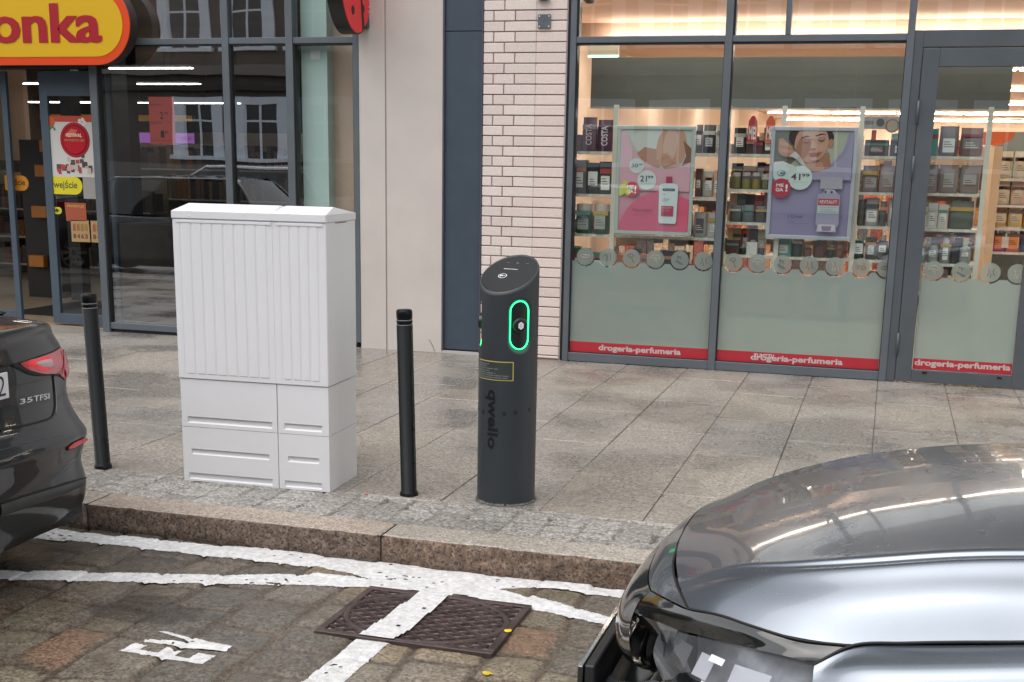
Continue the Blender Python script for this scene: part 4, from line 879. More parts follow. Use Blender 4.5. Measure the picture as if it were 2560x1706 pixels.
tx('poster_name', 'Neutrogena', .21, .50, .772, .812, (.22, .05, .10), .005); tx('fine_print', 'balsam do ciala', .21, .40, .832, .845, (.3, .08, .14)); tx('fine_print', 'oferta wazna do wyczerpania zapasow w wybranych sklepach', .05, .80, .925, .933, (.45, .1, .18))
# lilac poster
T = poster('serum_poster', 'lilac poster with smiling face, hand and serum bottle hanging in the wider chemist window', (-.935, -.285), (1.060, 1.912), (.48, .50, .56), gradmat('lilac_print', (.23, .205, .34), (.34, .31, .45), 1.1, 1.85))
shp, el, tx = art(T)
shp('photo_ground', [(0, 0), (.94, 0), (.88, .18), (.72, .32), (.52, .38), (.0, .38)], (.40, .42, .33)); shp('photo_shade', [(0, 0), (.26, 0), (.24, .12), (.30, .26), (.16, .36), (0, .34)], (.12, .125, .09))
shp('hair', el(.46, .06, .29, .12), (.035, .022, .018)); shp('hair', [(.22, 0), (.28, 0), (.25, .1), (.22, .06)], (.04, .025, .02)); shp('neck', [(.36, .26), (.70, .20), (.74, .36), (.60, .39), (.44, .38), (.34, .33)], (.36, .17, .10))
shp('neck_light', [(.42, .31), (.62, .29), (.66, .37), (.54, .385), (.44, .375)], (.46, .25, .17)); shp('ear', el(.715, .115, .035, .042), (.42, .21, .14))
shp('face', el(.47, .115, .215, .185, rot=.16), skin2); shp('face_shade', el(.365, .16, .09, .12, rot=.25), (.36, .17, .11)); shp('cheek', el(.56, .165, .08, .045), (.57, .31, .22)); shp('forehead', el(.48, .03, .15, .05), (.55, .34, .25))
shp('brow', [(.33, .062), (.41, .045), (.45, .055), (.41, .056), (.34, .07)], (.06, .03, .025)); shp('brow', [(.51, .04), (.60, .022), (.66, .035), (.60, .034), (.52, .052)], (.06, .03, .025))
shp('eyelid', el(.395, .092, .045, .016, rot=-.1), (.40, .20, .16)); shp('eyelid', el(.59, .072, .05, .017, rot=-.1), (.42, .22, .17)); shp('lashes', [(.35, .098), (.40, .112), (.445, .100), (.40, .118)], (.03, .02, .02)); shp('lashes', [(.54, .082), (.60, .094), (.645, .078), (.60, .101)], (.03, .02, .02))
shp('nose', [(.475, .09), (.50, .085), (.535, .155), (.50, .172), (.455, .165)], (.58, .36, .27)); shp('nostril', [(.46, .164), (.50, .175), (.53, .163), (.50, .168)], (.26, .10, .07))
shp('lips', [(.435, .212), (.49, .203), (.56, .203), (.61, .198), (.56, .228), (.49, .235)], (.42, .12, .11)); shp('mouth_line', [(.43, .213), (.52, .216), (.615, .197), (.52, .221)], (.2, .05, .05)); shp('chin', el(.52, .262, .05, .018), (.56, .34, .26))
shp('hand', [(.05, .08), (.10, .07), (.22, .15), (.27, .20), (.22, .26), (.10, .24), (.05, .2)], (.44, .24, .16))
for k in range(4): shp('finger', [(.05+.01*k, .10+.035*k), (.17+.02*k, .12+.03*k), (.235+.01*k, .155+.028*k), (.20, .168+.028*k), (.07+.01*k, .128+.034*k)], [(.50, .29, .20), (.42, .22, .15)][k % 2])
shp('dropper', [(.20, .235), (.27, .195), (.33, .235), (.29, .27)], (.55, .55, .53)); shp('dropper', [(.28, .265), (.33, .235), (.43, .34), (.42, .36)], (.45, .42, .40)); shp('sleeve', [(0, .30), (.12, .29), (.26, .33), (.36, .38), (.30, .42), (0, .42)], (.62, .60, .56))
shp('lilac_sweep', [(0, .40), (.30, .40), (.55, .39), (.74, .345), (.88, .24), (.95, .12), (.97, 0), (1, 0), (1, .46), (0, .46)], (.33, .30, .43))
shp('price_disc', el(.11, .405, .115), (.52, .60, .59)); shp('spiral', el(.11, .405, .055, .030), (.10, .18, .22)); shp('spiral', el(.105, .402, .044, .022), (.52, .60, .59)); shp('spiral', el(.12, .405, .03, .012), (.12, .2, .24))
shp('price_disc', el(.355, .445, .155), (.55, .63, .61)); tx('price', '41', .235, .36, .405, .468, (.09, .05, .09), .02); tx('price_small', '99', .375, .475, .405, .435, (.09, .05, .09), .02); tx('fine_print', '100 ml / 139,97 zl', .25, .45, .483, .492, (.25, .25, .3))
shp('red_burst', el(.12, .548, .125), (.42, .03, .06)); tx('burst_word', 'ME', .055, .15, .505, .535, (.7, .68, .68), .03); tx('burst_word', 'GA', .05, .15, .545, .58, (.7, .68, .68), .03); tx('burst_mark', '!', .175, .205, .51, .58, (.75, .72, .72), .03)
shp('bottle_cap', [(.62, .43), (.90, .43), (.90, .545), (.62, .545)], (.36, .34, .40)); shp('bottle_neck', [(.68, .55), (.80, .55), (.86, .60), (.66, .60)], (.42, .40, .47)); shp('bottle_bar', [(.68, .565), (.705, .565), (.705, .625), (.68, .625)], (.03, .03, .04)); shp('bottle_bar', [(.755, .565), (.785, .565), (.785, .625), (.755, .625)], (.03, .03, .04))
shp('bottle_body', [(.60, .60), (.66, .585), (.84, .585), (.88, .60), (.89, .88), (.85, .93), (.64, .93), (.59, .88)], (.33, .31, .42)); shp('bottle_red', [(.61, .64), (.87, .64), (.87, .70), (.61, .70)], (.42, .04, .06)); tx('bottle_word', 'REVITALIFT', .63, .85, .653, .685, (.72, .62, .62), .01)
shp('bottle_white', [(.605, .705), (.875, .705), (.875, .78), (.605, .78)], (.48, .52, .54)); tx('bottle_word', '1,5% CZYSTEGO', .63, .85, .715, .727, (.2, .22, .26)); tx('bottle_word', 'KWASU', .66, .80, .737, .748, (.2, .22, .26)); tx('bottle_word', 'HIALURONOWEGO', .635, .86, .758, .768, (.2, .22, .26))
shp('bottle_base', [(.63, .885), (.84, .885), (.86, .955), (.61, .955)], (.55, .53, .60)); shp('bottle_foot', [(.67, .90), (.80, .90), (.79, .945), (.68, .945)], (.25, .18, .28))
tx('poster_name', "L'Oréal", .23, .42, .795, .83, (.07, .06, .14), .01); tx('fine_print', 'serum', .23, .31, .862, .870, (.12, .1, .2)); tx('fine_print', 'przeciwzmarszczkowe', .23, .50, .877, .888, (.12, .1, .2)); tx('fine_print', 'oferta wazna do wyczerpania zapasow w wybranych sklepach', .05, .90, .945, .952, (.24, .2, .34))

# ------------------------------------------------------------------ inside the food shop
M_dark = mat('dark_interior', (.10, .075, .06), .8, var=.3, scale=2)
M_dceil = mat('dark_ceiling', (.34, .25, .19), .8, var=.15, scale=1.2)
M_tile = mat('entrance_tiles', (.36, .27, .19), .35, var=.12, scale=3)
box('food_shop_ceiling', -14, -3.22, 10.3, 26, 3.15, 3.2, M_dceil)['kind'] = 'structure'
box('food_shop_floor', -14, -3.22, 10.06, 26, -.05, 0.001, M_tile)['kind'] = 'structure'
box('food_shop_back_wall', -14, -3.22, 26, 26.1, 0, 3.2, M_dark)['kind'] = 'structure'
box('food_shop_side_wall', -3.3, -3.22, 10.3, 26, 0, 3.2, flat((.5, .4, .32), .8))['kind'] = 'structure'
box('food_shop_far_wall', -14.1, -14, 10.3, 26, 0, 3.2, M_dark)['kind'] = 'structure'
def ff(px, py, Y): return gy(px, py, Y)
ol = ['closest to the glass', 'in the middle row', 'furthest from the glass']
for i, (y, py, xa, xb) in enumerate(((12.5, 170, 40, 480), (15.0, 209, 60, 500), (18.0, 256, 60, 600))):
    P = ff(250, py, y); A, Bb = ff(xa, py, y)[0], ff(xb, py, y)[0]; z = P[2]
    t = thing('ceiling_light', 'long white light strip hanging in the food shop, '+ol[i], 'ceiling light', ((A+Bb)/2, y, z), 'light strips in the food shop')
    box('diffuser', A, Bb, y-.025, y+.025, z-.012, z, M_led2, t); box('housing', A, Bb, y-.02, y+.02, z, z+.03, flat((.2, .19, .18)), t)
    for q in range(3): xx = A+(Bb-A)*(.15+.35*q); MB().tube([(xx, y, z+.03), (xx, y, 3.15)], .004, 5).build('cable', flat((.1, .1, .1)), t)
# pale column, warm end wall, partition
tag(box('inner_column', -4.93, -4.69, 10.075, 10.30, 0, 3.15, flat((.44, .54, .52), .6)), 'pale green column just inside the narrow pane of the food shop', 'column')
tag(box('inner_wall', -4.735, -4.34, 10.2, 10.28, 0, 3.15, mat('peach_wall', (.50, .36, .28), .8, var=.1, scale=1.5)), 'peach wall end beside the pale green column', 'wall')
sheet('paper_note', [(-4.838, 2.421), (-4.752, 2.428), (-4.748, 2.502), (-4.846, 2.496)], 10.07, flat((.62, .64, .62))); tag(bpy.data.objects['paper_note'], 'small square paper note stuck on the pale green column', 'note')
P, Q = ff(20, 230, 15.5), ff(62, 410, 15.5); tag(box('cream_screen', -13.2, ff(62, 300, 15.5)[0], 15.5, 15.6, 1.5, 3.0, mat('lit_cream', (.75, .55, .40), .7)), 'cream wall panel behind the open doorway of the food shop', 'panel')
tag(box('inner_post', ff(152, 300, 12)[0], ff(182, 300, 12)[0], 12, 12.15, 0, 3.15, flat((.018, .016, .015))), 'dark post inside the food shop behind the door poster', 'post')
tag(box('inner_post', ff(268, 300, 13)[0], ff(322, 300, 13)[0], 13, 13.2, 0, 3.15, flat((.012, .013, .014))), 'broad dark post inside the food shop beside the red price sheet', 'post')
P = ff(250, 297, 16); tag(box('yellow_fascia', ff(100, 297, 16)[0], ff(480, 297, 16)[0], 16, 16.1, P[2]-.03, P[2]+.055, flat((.85, .42, .03))), 'long yellow fascia over the far shelves of the food shop', 'fascia')
P = ff(390, 350, 15); t = thing('aisle_sign', 'purple glowing aisle sign behind the red price sheet', 'sign', tuple(P)); sheet('panel', [(ff(348, 350, 15)[0], P[2]-.04), (ff(486, 350, 15)[0], P[2]-.04), (ff(486, 350, 15)[0], P[2]+.09), (ff(348, 350, 15)[0], P[2]+.09)], 15, mat('purple_lit', (.35, .12, .45), .4, emit=.6), t, .02); txt_xz('lettering', 'RUCHY', ff(455, 350, 15)[0], ff(484, 350, 15)[0], P[2]-.01, P[2]+.05, 14.975, flat((.8, .75, .85)), t, .02)
gondola(14.5, -12.5, -9.2, 1.35, 21, 'dim shelves behind the sliding door poster', 3, [(.15, .05, .02), (.05, .04, .04), (.25, .1, .04), (.12, .1, .08)])
gondola(16.4, -12.5, -6.4, 1.95, 22, 'long dim shelves under the yellow fascia', 4, [(.28, .12, .05), (.08, .05, .04), (.2, .14, .1), (.05, .05, .06), (.3, .2, .12)])
box('door_mat', -8.6, -6.9, 10.7, 12.0, .002, .012, flat((.015, .014, .014), .9)); tag(bpy.data.objects['door_mat'], 'black mat on the tiles inside the food shop doors', 'mat')
tag(box('dark_counter', -7.6, -5.2, 11.2, 11.7, 0.001, .92, M_dark), 'dark counter inside the food shop behind the wide pane', 'counter')
# a shopper-height stand with orange goods in the doorway
t = thing('display_stand', 'dark display stand with orange packs inside the doorway', 'stand', (-9.15, 12.2, 0)); box('stand_body', -9.4, -8.95, 12.1, 12.4, 0, 1.75, flat((.02, .016, .014)), t)
for k, z in enumerate((.35, .9, 1.35, 1.62)): box('orange_pack', -9.32+.08*k, -9.12+.08*k, 12.02, 12.1, z, z+.13, flat((.5, .18, .03)), t, .006)

# stickers and posters on the glass of the food shop
def on(px0, px1, py0, py1, Y): A, Bb = gy(px0, py0, Y), gy(px1, py1, Y); return A[0], Bb[0], Bb[2], A[2]
yL = 10.155
x0, x1, z0, z1 = -7.56, -6.945, 1.395, 1.945
t = thing('festival_poster', 'white poster with glossy red round festival badge on the sliding door', 'poster', ((x0+x1)/2, yL, z0))
sheet('paper', [(x0, z0), (x1, z0), (x1, z1), (x0, z1)], yL, flat((.62, .60, .57), .4), t); sheet('top_border', [(x0, z1-.055), (x1, z1-.055), (x1, z1), (x0, z1)], yL-.001, flat((.50, .06, .03)), t)
for k in range(12):
    for q in (.030, .020): sheet('wave', circ(x0+.03+.05*k, z1-.052, q, q, 12, 0, 180)+[(x0+.03+.05*k-q*.7, z1-.052)]+circ(x0+.03+.05*k, z1-.052, q*.7, q*.7, 12, 180, 0)[0:0], yL-.0012-.0004*(q < .03), flat((.75, .42, .30) if q > .025 else (.50, .06, .03)), t, .0003)
sheet('flower', circ(x0+.035, z1-.055, .045), yL-.002, flat((.62, .10, .02)), t); sheet('leaf', [(x0+.01, z1-.12), (x0+.05, z1-.085), (x0+.085, z1-.12), (x0+.075, z1-.14), (x0+.05, z1-.105), (x0+.02, z1-.135)], yL-.0022, flat((.05, .2, .04)), t)
for a in range(5): sheet('petal', circ(x0+.37+.028*math.cos(a*1.257), z1-.06+.028*math.sin(a*1.257), .018), yL-.002, flat((.75, .72, .66)), t)
bx, bz = x0+.285, z1-.215
for rr, c in ((.158, (.30, .008, .012)), (.150, (.52, .03, .04)), (.138, (.28, .008, .015)), (.124, (.48, .015, .03))): sheet('badge_ring', circ(bx, bz, rr), yL-.0025-.0015*(.158-rr)/.008, flat(c, .25), t, .0008)
sheet('badge_shine', [(bx-.10, bz+.035), (bx-.03, bz+.10), (bx+.04, bz+.09), (bx+.0, bz+.03)], yL-.0125, flat((.62, .14, .10), .3), t, .0004)
txt_xz('badge_word', 'FESTIWAL', bx-.085, bx+.085, bz+.025, bz+.058, yL-.014, flat((.85, .62, .48)), t, .03); txt_xz('badge_word', 'OKAZYJNYCH CEN', bx-.105, bx+.105, bz-.02, bz+.008, yL-.014, flat((.55, .22, .08)), t, .03)
r = random.Random(4)
for k in range(34):
    u = r.random(); v = r.random()*(1-abs(u-.5)*1.2); xx, zz = x0+.06+u*.50, z0+.02+v*.17; ww, hh = r.uniform(.025, .05), r.uniform(.03, .055)
    c = r.choice([(.07, .05, .05), (.45, .05, .05), (.5, .45, .42), (.10, .06, .07), (.6, .35, .3)]); sheet('goods_picture', [(xx, zz), (xx+ww, zz), (xx+ww, zz+hh), (xx, zz+hh)], yL-.002-.00005*k, flat(c), t, .0004)
def pill(name, label, x0, x1, z0, z1, y, c, words, cw, square=True):
    t = thing(name, label, 'sticker', ((x0+x1)/2, y, z0)); R = (z1-z0)/2
    P = [(x0, z1), (x0, z0)]+circ(x1-R, (z0+z1)/2, R, R, 16, -90, 90); sheet('sticker', P, y, flat(c, .4), t)
    if words: txt_xz('lettering', words, x0+(x1-x0)*.20, x1-(x1-x0)*.14, z0+(z1-z0)*.22, z1-(z1-z0)*.20, y-.0015, flat(cw), t, .02)
    return t
pill('entrance_sticker', 'yellow rounded entrance sticker with dark lettering on the sliding door', -7.635+.02, -7.225, 1.235, 1.395, yL, (.72, .62, .02), 'wejście', (.10, .12, .04))
pill('entrance_sticker', 'orange entrance sticker in the shade beside the open doorway', -8.12, -7.855, 1.255, 1.395, 10.21, (.55, .22, .02), 'ejście', (.06, .02, .01))
t = pill('arrow_sticker', 'small yellow sticker with black arrow on the sliding door', -7.60, -7.465, 1.05, 1.115, yL, (.60, .56, .04), '', (0, 0, 0)); sheet('arrow', [(-7.585, 1.075), (-7.525, 1.075), (-7.525, 1.062), (-7.49, 1.083), (-7.525, 1.104), (-7.525, 1.09), (-7.585, 1.09)], yL-.0015, flat((.04, .04, .02)), t)
sheet('grey_panel', [(-7.22, 1.20), (-6.945, 1.20), (-6.945, 1.395), (-7.22, 1.395)], yL+.003, flat((.33, .31, .29), .6)); tag(bpy.data.objects['grey_panel'], 'light grey panel under the festival poster on the sliding door', 'panel')
t = thing('price_card', 'red orange card on the sliding door below the poster', 'card', (-7.32, yL, 1.0)); sheet('card', [(-7.42, .99), (-7.20, .995), (-7.20, 1.16), (-7.43, 1.16)], yL, flat((.36, .08, .035)), t); txt_xz('lettering', 'PROMOCJA', -7.40, -7.22, 1.11, 1.14, yL-.0015, flat((.6, .35, .1)), t, .02)
for k in range(2):
    xa = -7.375+k*.215; t = thing('price_card', ['tan card of printed figures hanging on the sliding door near its open edge', 'tan card of printed figures hanging on the sliding door next to the window post'][k], 'card', (xa, yL, .80)); sheet('card', [(xa, .80), (xa+.20, .80), (xa+.195, 1.0), (xa+.0, 1.0)], yL, flat((.42, .26, .12)), t)
    for q in range(4): txt_xz('figure', '8463'[q], xa+.02+.042*q, xa+.052+.042*q, .83, .875, yL-.0015, flat((.12, .05, .02)), t, .04); sheet('picture', [(xa+.02+.042*q, .90+.01*(q % 2)), (xa+.052+.042*q, .90), (xa+.05+.042*q, .97), (xa+.025+.042*q, .965)], yL-.0015, flat((.3, .10+.03*q, .04)), t)
x0, x1, z0, z1 = -6.392, -6.115, 1.70, 2.11
t = thing('price_sheet', 'translucent red price sheet on the wide pane of the food shop', 'poster', ((x0+x1)/2, GP+.03, z0)); yy = GP+.03
sheet('paper', [(x0, z0), (x1-.02, z0), (x1-.02, z1), (x0, z1)], yy, mat('red_paper', (.62, .09, .075), .5, emit=.12), t)
for z, a, b in ((1.90, '2', '79'), (1.74, '1', '89')):
    txt_xz('heading', 'NOWE CENY', x0+.015, x0+.13, z+.135, z+.150, yy-.0015, flat((.2, .03, .03)), t, .01); sheet('rule', [(x0+.015, z-.005), (x1-.04, z-.005), (x1-.04, z-.002), (x0+.015, z-.002)], yy-.0015, flat((.3, .04, .04)), t)
    txt_xz('price', a, x0+.11, x0+.145, z+.02, z+.08, yy-.0015, flat((.06, .01, .02)), t, .01); txt_xz('price_small', b, x0+.152, x0+.19, z+.05, z+.08, yy-.0015, flat((.06, .01, .02)), t, .0)

# ------------------------------------------------------------------ shop signs outside
yS = 9.74
Bz = gy(120, 163, yS)[2]; cr_ = gy(324, 60, yS); xr = cr_[0]; zc = cr_[2]; R = zc-Bz; xl = -10.9
t = thing('shop_sign', 'big yellow rounded shop sign with orange rim and red lettering', 'sign', ((xl+xr)/2, yS, zc))
def stad(R_): return circ(xr-R, zc, R_, R_, 40, -90, 90)+circ(xl+R, zc, R_, R_, 40, 90, 270)
MB().prism(stad(R-.004), yS+.012, yS+.13).build('sign_case', flat((.035, .022, .018), .5), t); MB().prism(stad(R), yS, yS+.012).build('sign_rim', mat('orange_sign', (.66, .055, .003), .35), t)
Ri = R*.795; MB().prism(stad(Ri), yS-.004, yS-.0002).build('sign_face', mat('yellow_sign', (.62, .365, .002), .35, emit=.02), t)
kx0, kx1, kz0, kz1 = gy(121, 60, yS)[0], gy(252, 60, yS)[0], gy(120, 107.5, yS)[2], gy(121, 9, yS)[2]
Vt, Ft, asp = text_geo('onka', .028); lx = gy(-22, 60, yS)[0]
M_sr = mat('sign_red', (.34, .0, .010), .4)
for q in (0, -.012, .012): text('sign_lettering', 'onka', (lx+q, yS-.0075-q*.15, kz0-.004), (kx1-lx, 0, 0), (0, 0, kz1-kz0+.004), M_sr, t, .016)
for xx in (-7.0, -8.6): box('bracket', xx-.02, xx+.02, yS+.13, Y0-.0, zc-.03, zc+.03, M_gasket, t)
# round projecting sign, red with dark dots
xb_ = -4.25
t = thing('projecting_sign', 'round black rimmed projecting sign, red with dark spots, on the rendered wall', 'sign', (xb_, 9.70, 2.9))
cyS, czS, ry, rz = 9.70, 2.995, .30, .395
def yz(P, x): return [(x, a, b) for a, b in P]
def disc(name, P, xa, xb2, m, par): n = len(P); return mesh(name, yz(P, xa)+yz(P, xb2), [tuple(range(n)), tuple(range(2*n-1, n-1, -1))]+[(i, (i+1) % n, (i+1) % n+n, i+n) for i in range(n)], m, par)
disc('case', circ(cyS, czS, ry+.012, rz+.012, 48), xb_-.125, xb_, flat((.008, .008, .009), .3), t)
disc('face', circ(cyS, czS, ry, rz, 48), xb_-.001, xb_+.004, mat('sign_face_red', (.60, .018, .022), .35, emit=.08), t)
disc('wing_line', [(cyS+.105, czS-rz*.93), (cyS+.150, czS-rz*.86), (cyS+.040, czS+rz*.5), (cyS+.03, czS+rz*.5)], xb_+.004, xb_+.006, flat((.01, .01, .01)), t)
for a, b, q in ((-.08, -.23, .036), (-.07, -.07, .042), (.12, -.20, .034), (-.17, -.02, .03), (.13, -.05, .04), (-.05, .1, .045), (.14, .12, .04)): disc('spot', circ(cyS+a, czS+b, q*.8, q, 20), xb_+.004, xb_+.0065, flat((.015, .006, .006)), t)
box('wall_bracket', xb_-.09, xb_-.03, cyS+ry-.08, Y0, 2.76, 3.2, M_gasket, t); box('wall_plate', xb_-.11, xb_+.005, Y0-.04, Y0-.001, 2.655, 2.74, flat((.05, .065, .06)), t, .004)
for dz in (.0, .04): MB().lathe([(.008, 0), (.008, .004)], (0, 0), 8) ; box('bolt', xb_+.004, xb_+.014, Y0-.03+dz*.2, Y0-.018+dz*.2, 2.78+dz, 2.79+dz, flat((.5, .5, .5), .4), t)
# grey square plate with four screws on the pier
P = gy(1361.5, 54, Y0); t = thing('wall_plate', 'small square grey plate screwed to the pale brick pier', 'plate', (P[0], Y0, P[2])); h = .052
box('plate', P[0]-h, P[0]+h, Y0-.014, Y0-.0015, P[2]-h*1.02, P[2]+h*1.02, M_metal, t, .003)
for a in (-1, 1):
    for b in (-1, 1): sheet('screw', circ(P[0]+a*.039, P[2]+b*.039, .006), Y0-.014, flat((.6, .6, .6), .4), t, .002)
sheet('screw', circ(P[0], P[2]+.004, .003), Y0-.014, flat((.02, .02, .02), .4), t, .002)
P = gy(1360, -4, Y0); tag(MB().prism(circ(P[0], P[2], .05, .018, 24), Y0-.05, Y0-.001).build('wall_lamp', flat((.03, .03, .033), .4)), 'dark fitting on the brick pier above the square plate', 'fitting')
P = gy(1478, -6, 10.4); tag(MB().lathe([(.05, 2.955), (.05, 2.90), (.03, 2.875)], (P[0], 10.35), 20).build('ceiling_speaker', flat((.05, .045, .04)), None, True), 'small dark round fitting under the chemist ceiling near the window', 'fitting')
# ------------------------------------------------------------------ street cabinet (two plastic housings side by side)
M_cab = mat('cabinet_plastic', (.76, .755, .775), .55, var=.02, scale=2.5, bump=.05, bscale=300)
M_cabg = flat((.22, .22, .235), .6)
cA = np.array([-3.329, 5.381]); ca_ = math.atan2(.033, .784); cu_, su_ = math.cos(ca_), math.sin(ca_)
def cabT(V): return [(cA[0]+u*cu_-v*su_, cA[1]+u*su_+v*cu_, z) for u, v, z in V]
def cab(name, b, par, m=None, smooth=False): return mesh(name, cabT(b.V), b.F, m or M_cab, par, smooth)
dpt = .365
def slab_slots(u0, u1, z0, z1, slots, v0=0.0, bev=.004):
    """front board with recessed slots"""
    b = MB(); zs = sorted(slots, key=lambda s: s[2]); z = z0
    for (a, c, za, zb_) in zs:
        b.box(u0, u1, v0, v0+.022, z, za, 0) if za > z else None
        b.box(u0, a, v0, v0+.022, za, zb_); b.box(c, u1, v0, v0+.022, za, zb_)
        h_ = .007; b.add([(a, v0+.0085, za+h_), (c, v0+.0085, za+h_), (c, v0+.0085, zb_), (a, v0+.0085, zb_)], [(0, 1, 2, 3)])
        b.add([(a, v0, za), (c, v0, za), (c, v0+.0085, za+h_), (a, v0+.0085, za+h_)], [(0, 1, 2, 3)])
        b.add([(a, v0+.0, zb_), (c, v0+.0, zb_), (c, v0+.020, zb_), (a, v0+.020, zb_)], [(0, 1, 2, 3)])
        z = zb_
    b.box(u0, u1, v0, v0+.022, z, z1); return b
cabs = []
for idx, (u0, u1, su0, su1, lab, nrib) in enumerate(((.0, .5185, .033, .491, 'wider pale grey plastic street cabinet with ribbed door, next to the dark car', 8), (.5225, .790, .556, .754, 'narrow pale grey plastic street cabinet joined to the wider one', 4))):
    t = thing('street_cabinet', lab, 'cabinet', (cA[0]+(u0+u1)/2, cA[1]+.18, 0)); cabs.append(t)
    # plinth in two tiers
    s1 = (su0, su1, .300, .333); s2 = (su0+.014 if idx == 0 else su0+.015, su1-.02 if idx == 0 else su1-.018, .139, .168); s3 = (su0-.004, su1-.006, .010, .043)
    b = slab_slots(u0, u1, .0, .279, [s3, s2]); b.box(u0, u1, .022, dpt, .0, .279); cab('plinth', b, t)
    b = slab_slots(u0+.0005, u1-.0005, .2815, .523, [s1]); b.box(u0+.0005, u1-.0005, .022, dpt-.001, .2815, .523); cab('plinth', b, t)
    [cab('joint', MB().box(u0+.004, u1-.004, .004, dpt-.004, a_, b_), t, M_cabg) for a_, b_ in ((.277, .2835), (.519, .53))]
    # housing
    b = MB(); b.box(u0-.004, u1+.003, -.006, dpt+.004, .526, 1.308, .004); cab('housing', b, t)
    # ribbed door: raised strips between shallow grooves
    b = MB(); ra, rb_ = su0+.006, su1+.001; n = nrib; wv = (rb_-ra)/n; b.box(ra-.012, ra-.006, -.0075, -.005, .547, 1.298)
    for k in range(n):
        a_ = ra+wv*k+.004; c_ = ra+wv*(k+1)-.004; b.add([(a_, -.0065, .552), (c_, -.0065, .552), (c_, -.0065, 1.288), (a_, -.0065, 1.288), (a_+.005, -.0088, .556), (c_-.005, -.0088, .556), (c_-.005, -.0088, 1.288), (a_+.005, -.0088, 1.288)], [(4, 5, 6, 7), (0, 1, 5, 4), (1, 2, 6, 5), (3, 0, 4, 7), (2, 3, 7, 6)])
    b.box(ra-.02, rb_+.02, -.0105, -.006, 1.290, 1.303, .001)
    cab('door', b, t)
    # roof
    e = .010; a_, c_ = u0-.006, u1+.005; vr = .118; hz = 1.345; rz_ = 1.378
    b = MB(); b.box(a_, c_, -.012, dpt+.008, 1.309, hz, .003)
    il = .028 if idx == 0 else .022
    b.add([(a_, -.012, hz-.001), (c_, -.012, hz-.001), (c_, dpt+.008, hz-.001), (a_, dpt+.008, hz-.001), (a_+il*1.0, vr, rz_), (c_-il*.6, vr, rz_)], [(0, 1, 5, 4), (1, 2, 5), (2, 3, 4, 5), (3, 0, 4)])
    cab('roof', b, t)
b = MB().box(.7935, .7945, .105, .25, 1.302, 1.3055); cab('vent_slit', b, cabs[1], flat((.05, .05, .055), .6))
b = MB()
for px, py in ((112, 120), (385, 113), (467, 142), (303, 523), (510, 380), (415, 690), (520, 1378), (655, 1091)):
    d = ray(420+px/2.01, 480+py/2.01); n_ = np.array([su_, -cu_, 0]); P0 = np.array([cA[0], cA[1], 0])-n_*-.0; tt = ((P0-EYE)@n_)/(d@n_); Q = EYE+d*tt; u_ = (Q[0]-cA[0])*cu_+(Q[1]-cA[1])*su_
    b.box(u_-.003, u_+.004, -.0145, -.012, Q[2]-.002, Q[2]+.003, .001)
cab('paint_fleck', b, cabs[0], flat((.8, .8, .82)))

# ------------------------------------------------------------------ charging post
M_chg = mat('charger_coating', (.032, .040, .047), .42, .1, var=.06, scale=5, bump=.10, bscale=420)
M_gloss = mat('black_glass', (.010, .011, .012), .06, spec=.7)
CX, CY, CR = -1.694, 5.612, .1405
ch = thing('charging_post', 'thick dark round charging post with slanted glass top and green lit sockets', 'charging post', (CX, CY, 0))
th0 = math.radians(-100); ztop = lambda a: 1.0925-.0805*math.cos(a-th0)
OV = [(math.radians(-50), .866), (math.radians(-163), .866)]
na, nz = 300, 260; G = []
A_ = np.linspace(0, 2*math.pi, na, endpoint=False)
def ovd(a, z, a0, zc_, hw=.040, hh=.112):
    dx = ((a-a0+math.pi) % (2*math.pi)-math.pi)*CR; dz = z-zc_; q = max(abs(dz)-(hh-hw), 0); return math.hypot(dx, q)-hw
for k in range(nz+1):
    row_ = []
    for a in A_:
        z = k/nz*(ztop(a)-.004) if k < nz else ztop(a); r_ = CR-(.004 if k == nz else 0)
        for a0, zc_ in OV:
            s = ovd(a, z, a0, zc_-.004, .064, .130); s2 = (min(max(-s/.016, 0), 1)); r_ -= .013*s2*s2*(3-2*s2)
        if z < .035: r_ += .0008*math.sin(a*9)
        row_.append((CX+r_*math.cos(a), CY+r_*math.sin(a), z))
    G.append(row_)
MB().grid(G, True).build('body', M_chg, ch, True)
rim = [[(CX+rr*math.cos(a), CY+rr*math.sin(a), ztop(a)*1.0+dz-((CR-rr)/CR)*(ztop(a)-1.0925)) for a in A_[::3]] for rr, dz in ((CR-.003, -.006), (CR-.0045, .0012), (CR-.009, .0018), (CR-.010, -.001))]
MB().grid(rim, True).build('top_rim', flat((.05, .055, .06), .3), ch, True)
def on_top(u, v, dz=0):   # point on the slanted top, u across (right seen from the low side), v towards the high side
    lx, ly = math.cos(th0), math.sin(th0); x, y = -lx*v+(-ly)*u, -ly*v+lx*u; a = math.atan2(y, x); r_ = math.hypot(x, y); return (CX+x, CY+y, 1.0925-.0805*(r_/CR)*math.cos(a-th0)+dz)
n = 72; mesh('display_glass', [on_top((CR-.0095)*math.cos(2*math.pi*k/n), (CR-.0095)*math.sin(2*math.pi*k/n)) for k in range(n)], [tuple(range(n))], M_gloss, ch)
def tq(name, u0, u1, v0, v1, m, dz=.0008): return mesh(name, [on_top(u0, v0, dz), on_top(u1, v0, dz), on_top(u1, v1, dz), on_top(u0, v1, dz)], [(0, 1, 2, 3)], m, ch)
M_mark = flat((.55, .55, .54), .4); tq('display_bar', -.047, -.011, .030, .034, M_mark); tq('display_bar', -.009, .026, .030, .034, M_mark)
for u in (-.055, -.005, .045): tq('display_mark', u, u+.016, .077, .0785, flat((.25, .23, .23) if u != -.005 else (.5, .5, .5)))
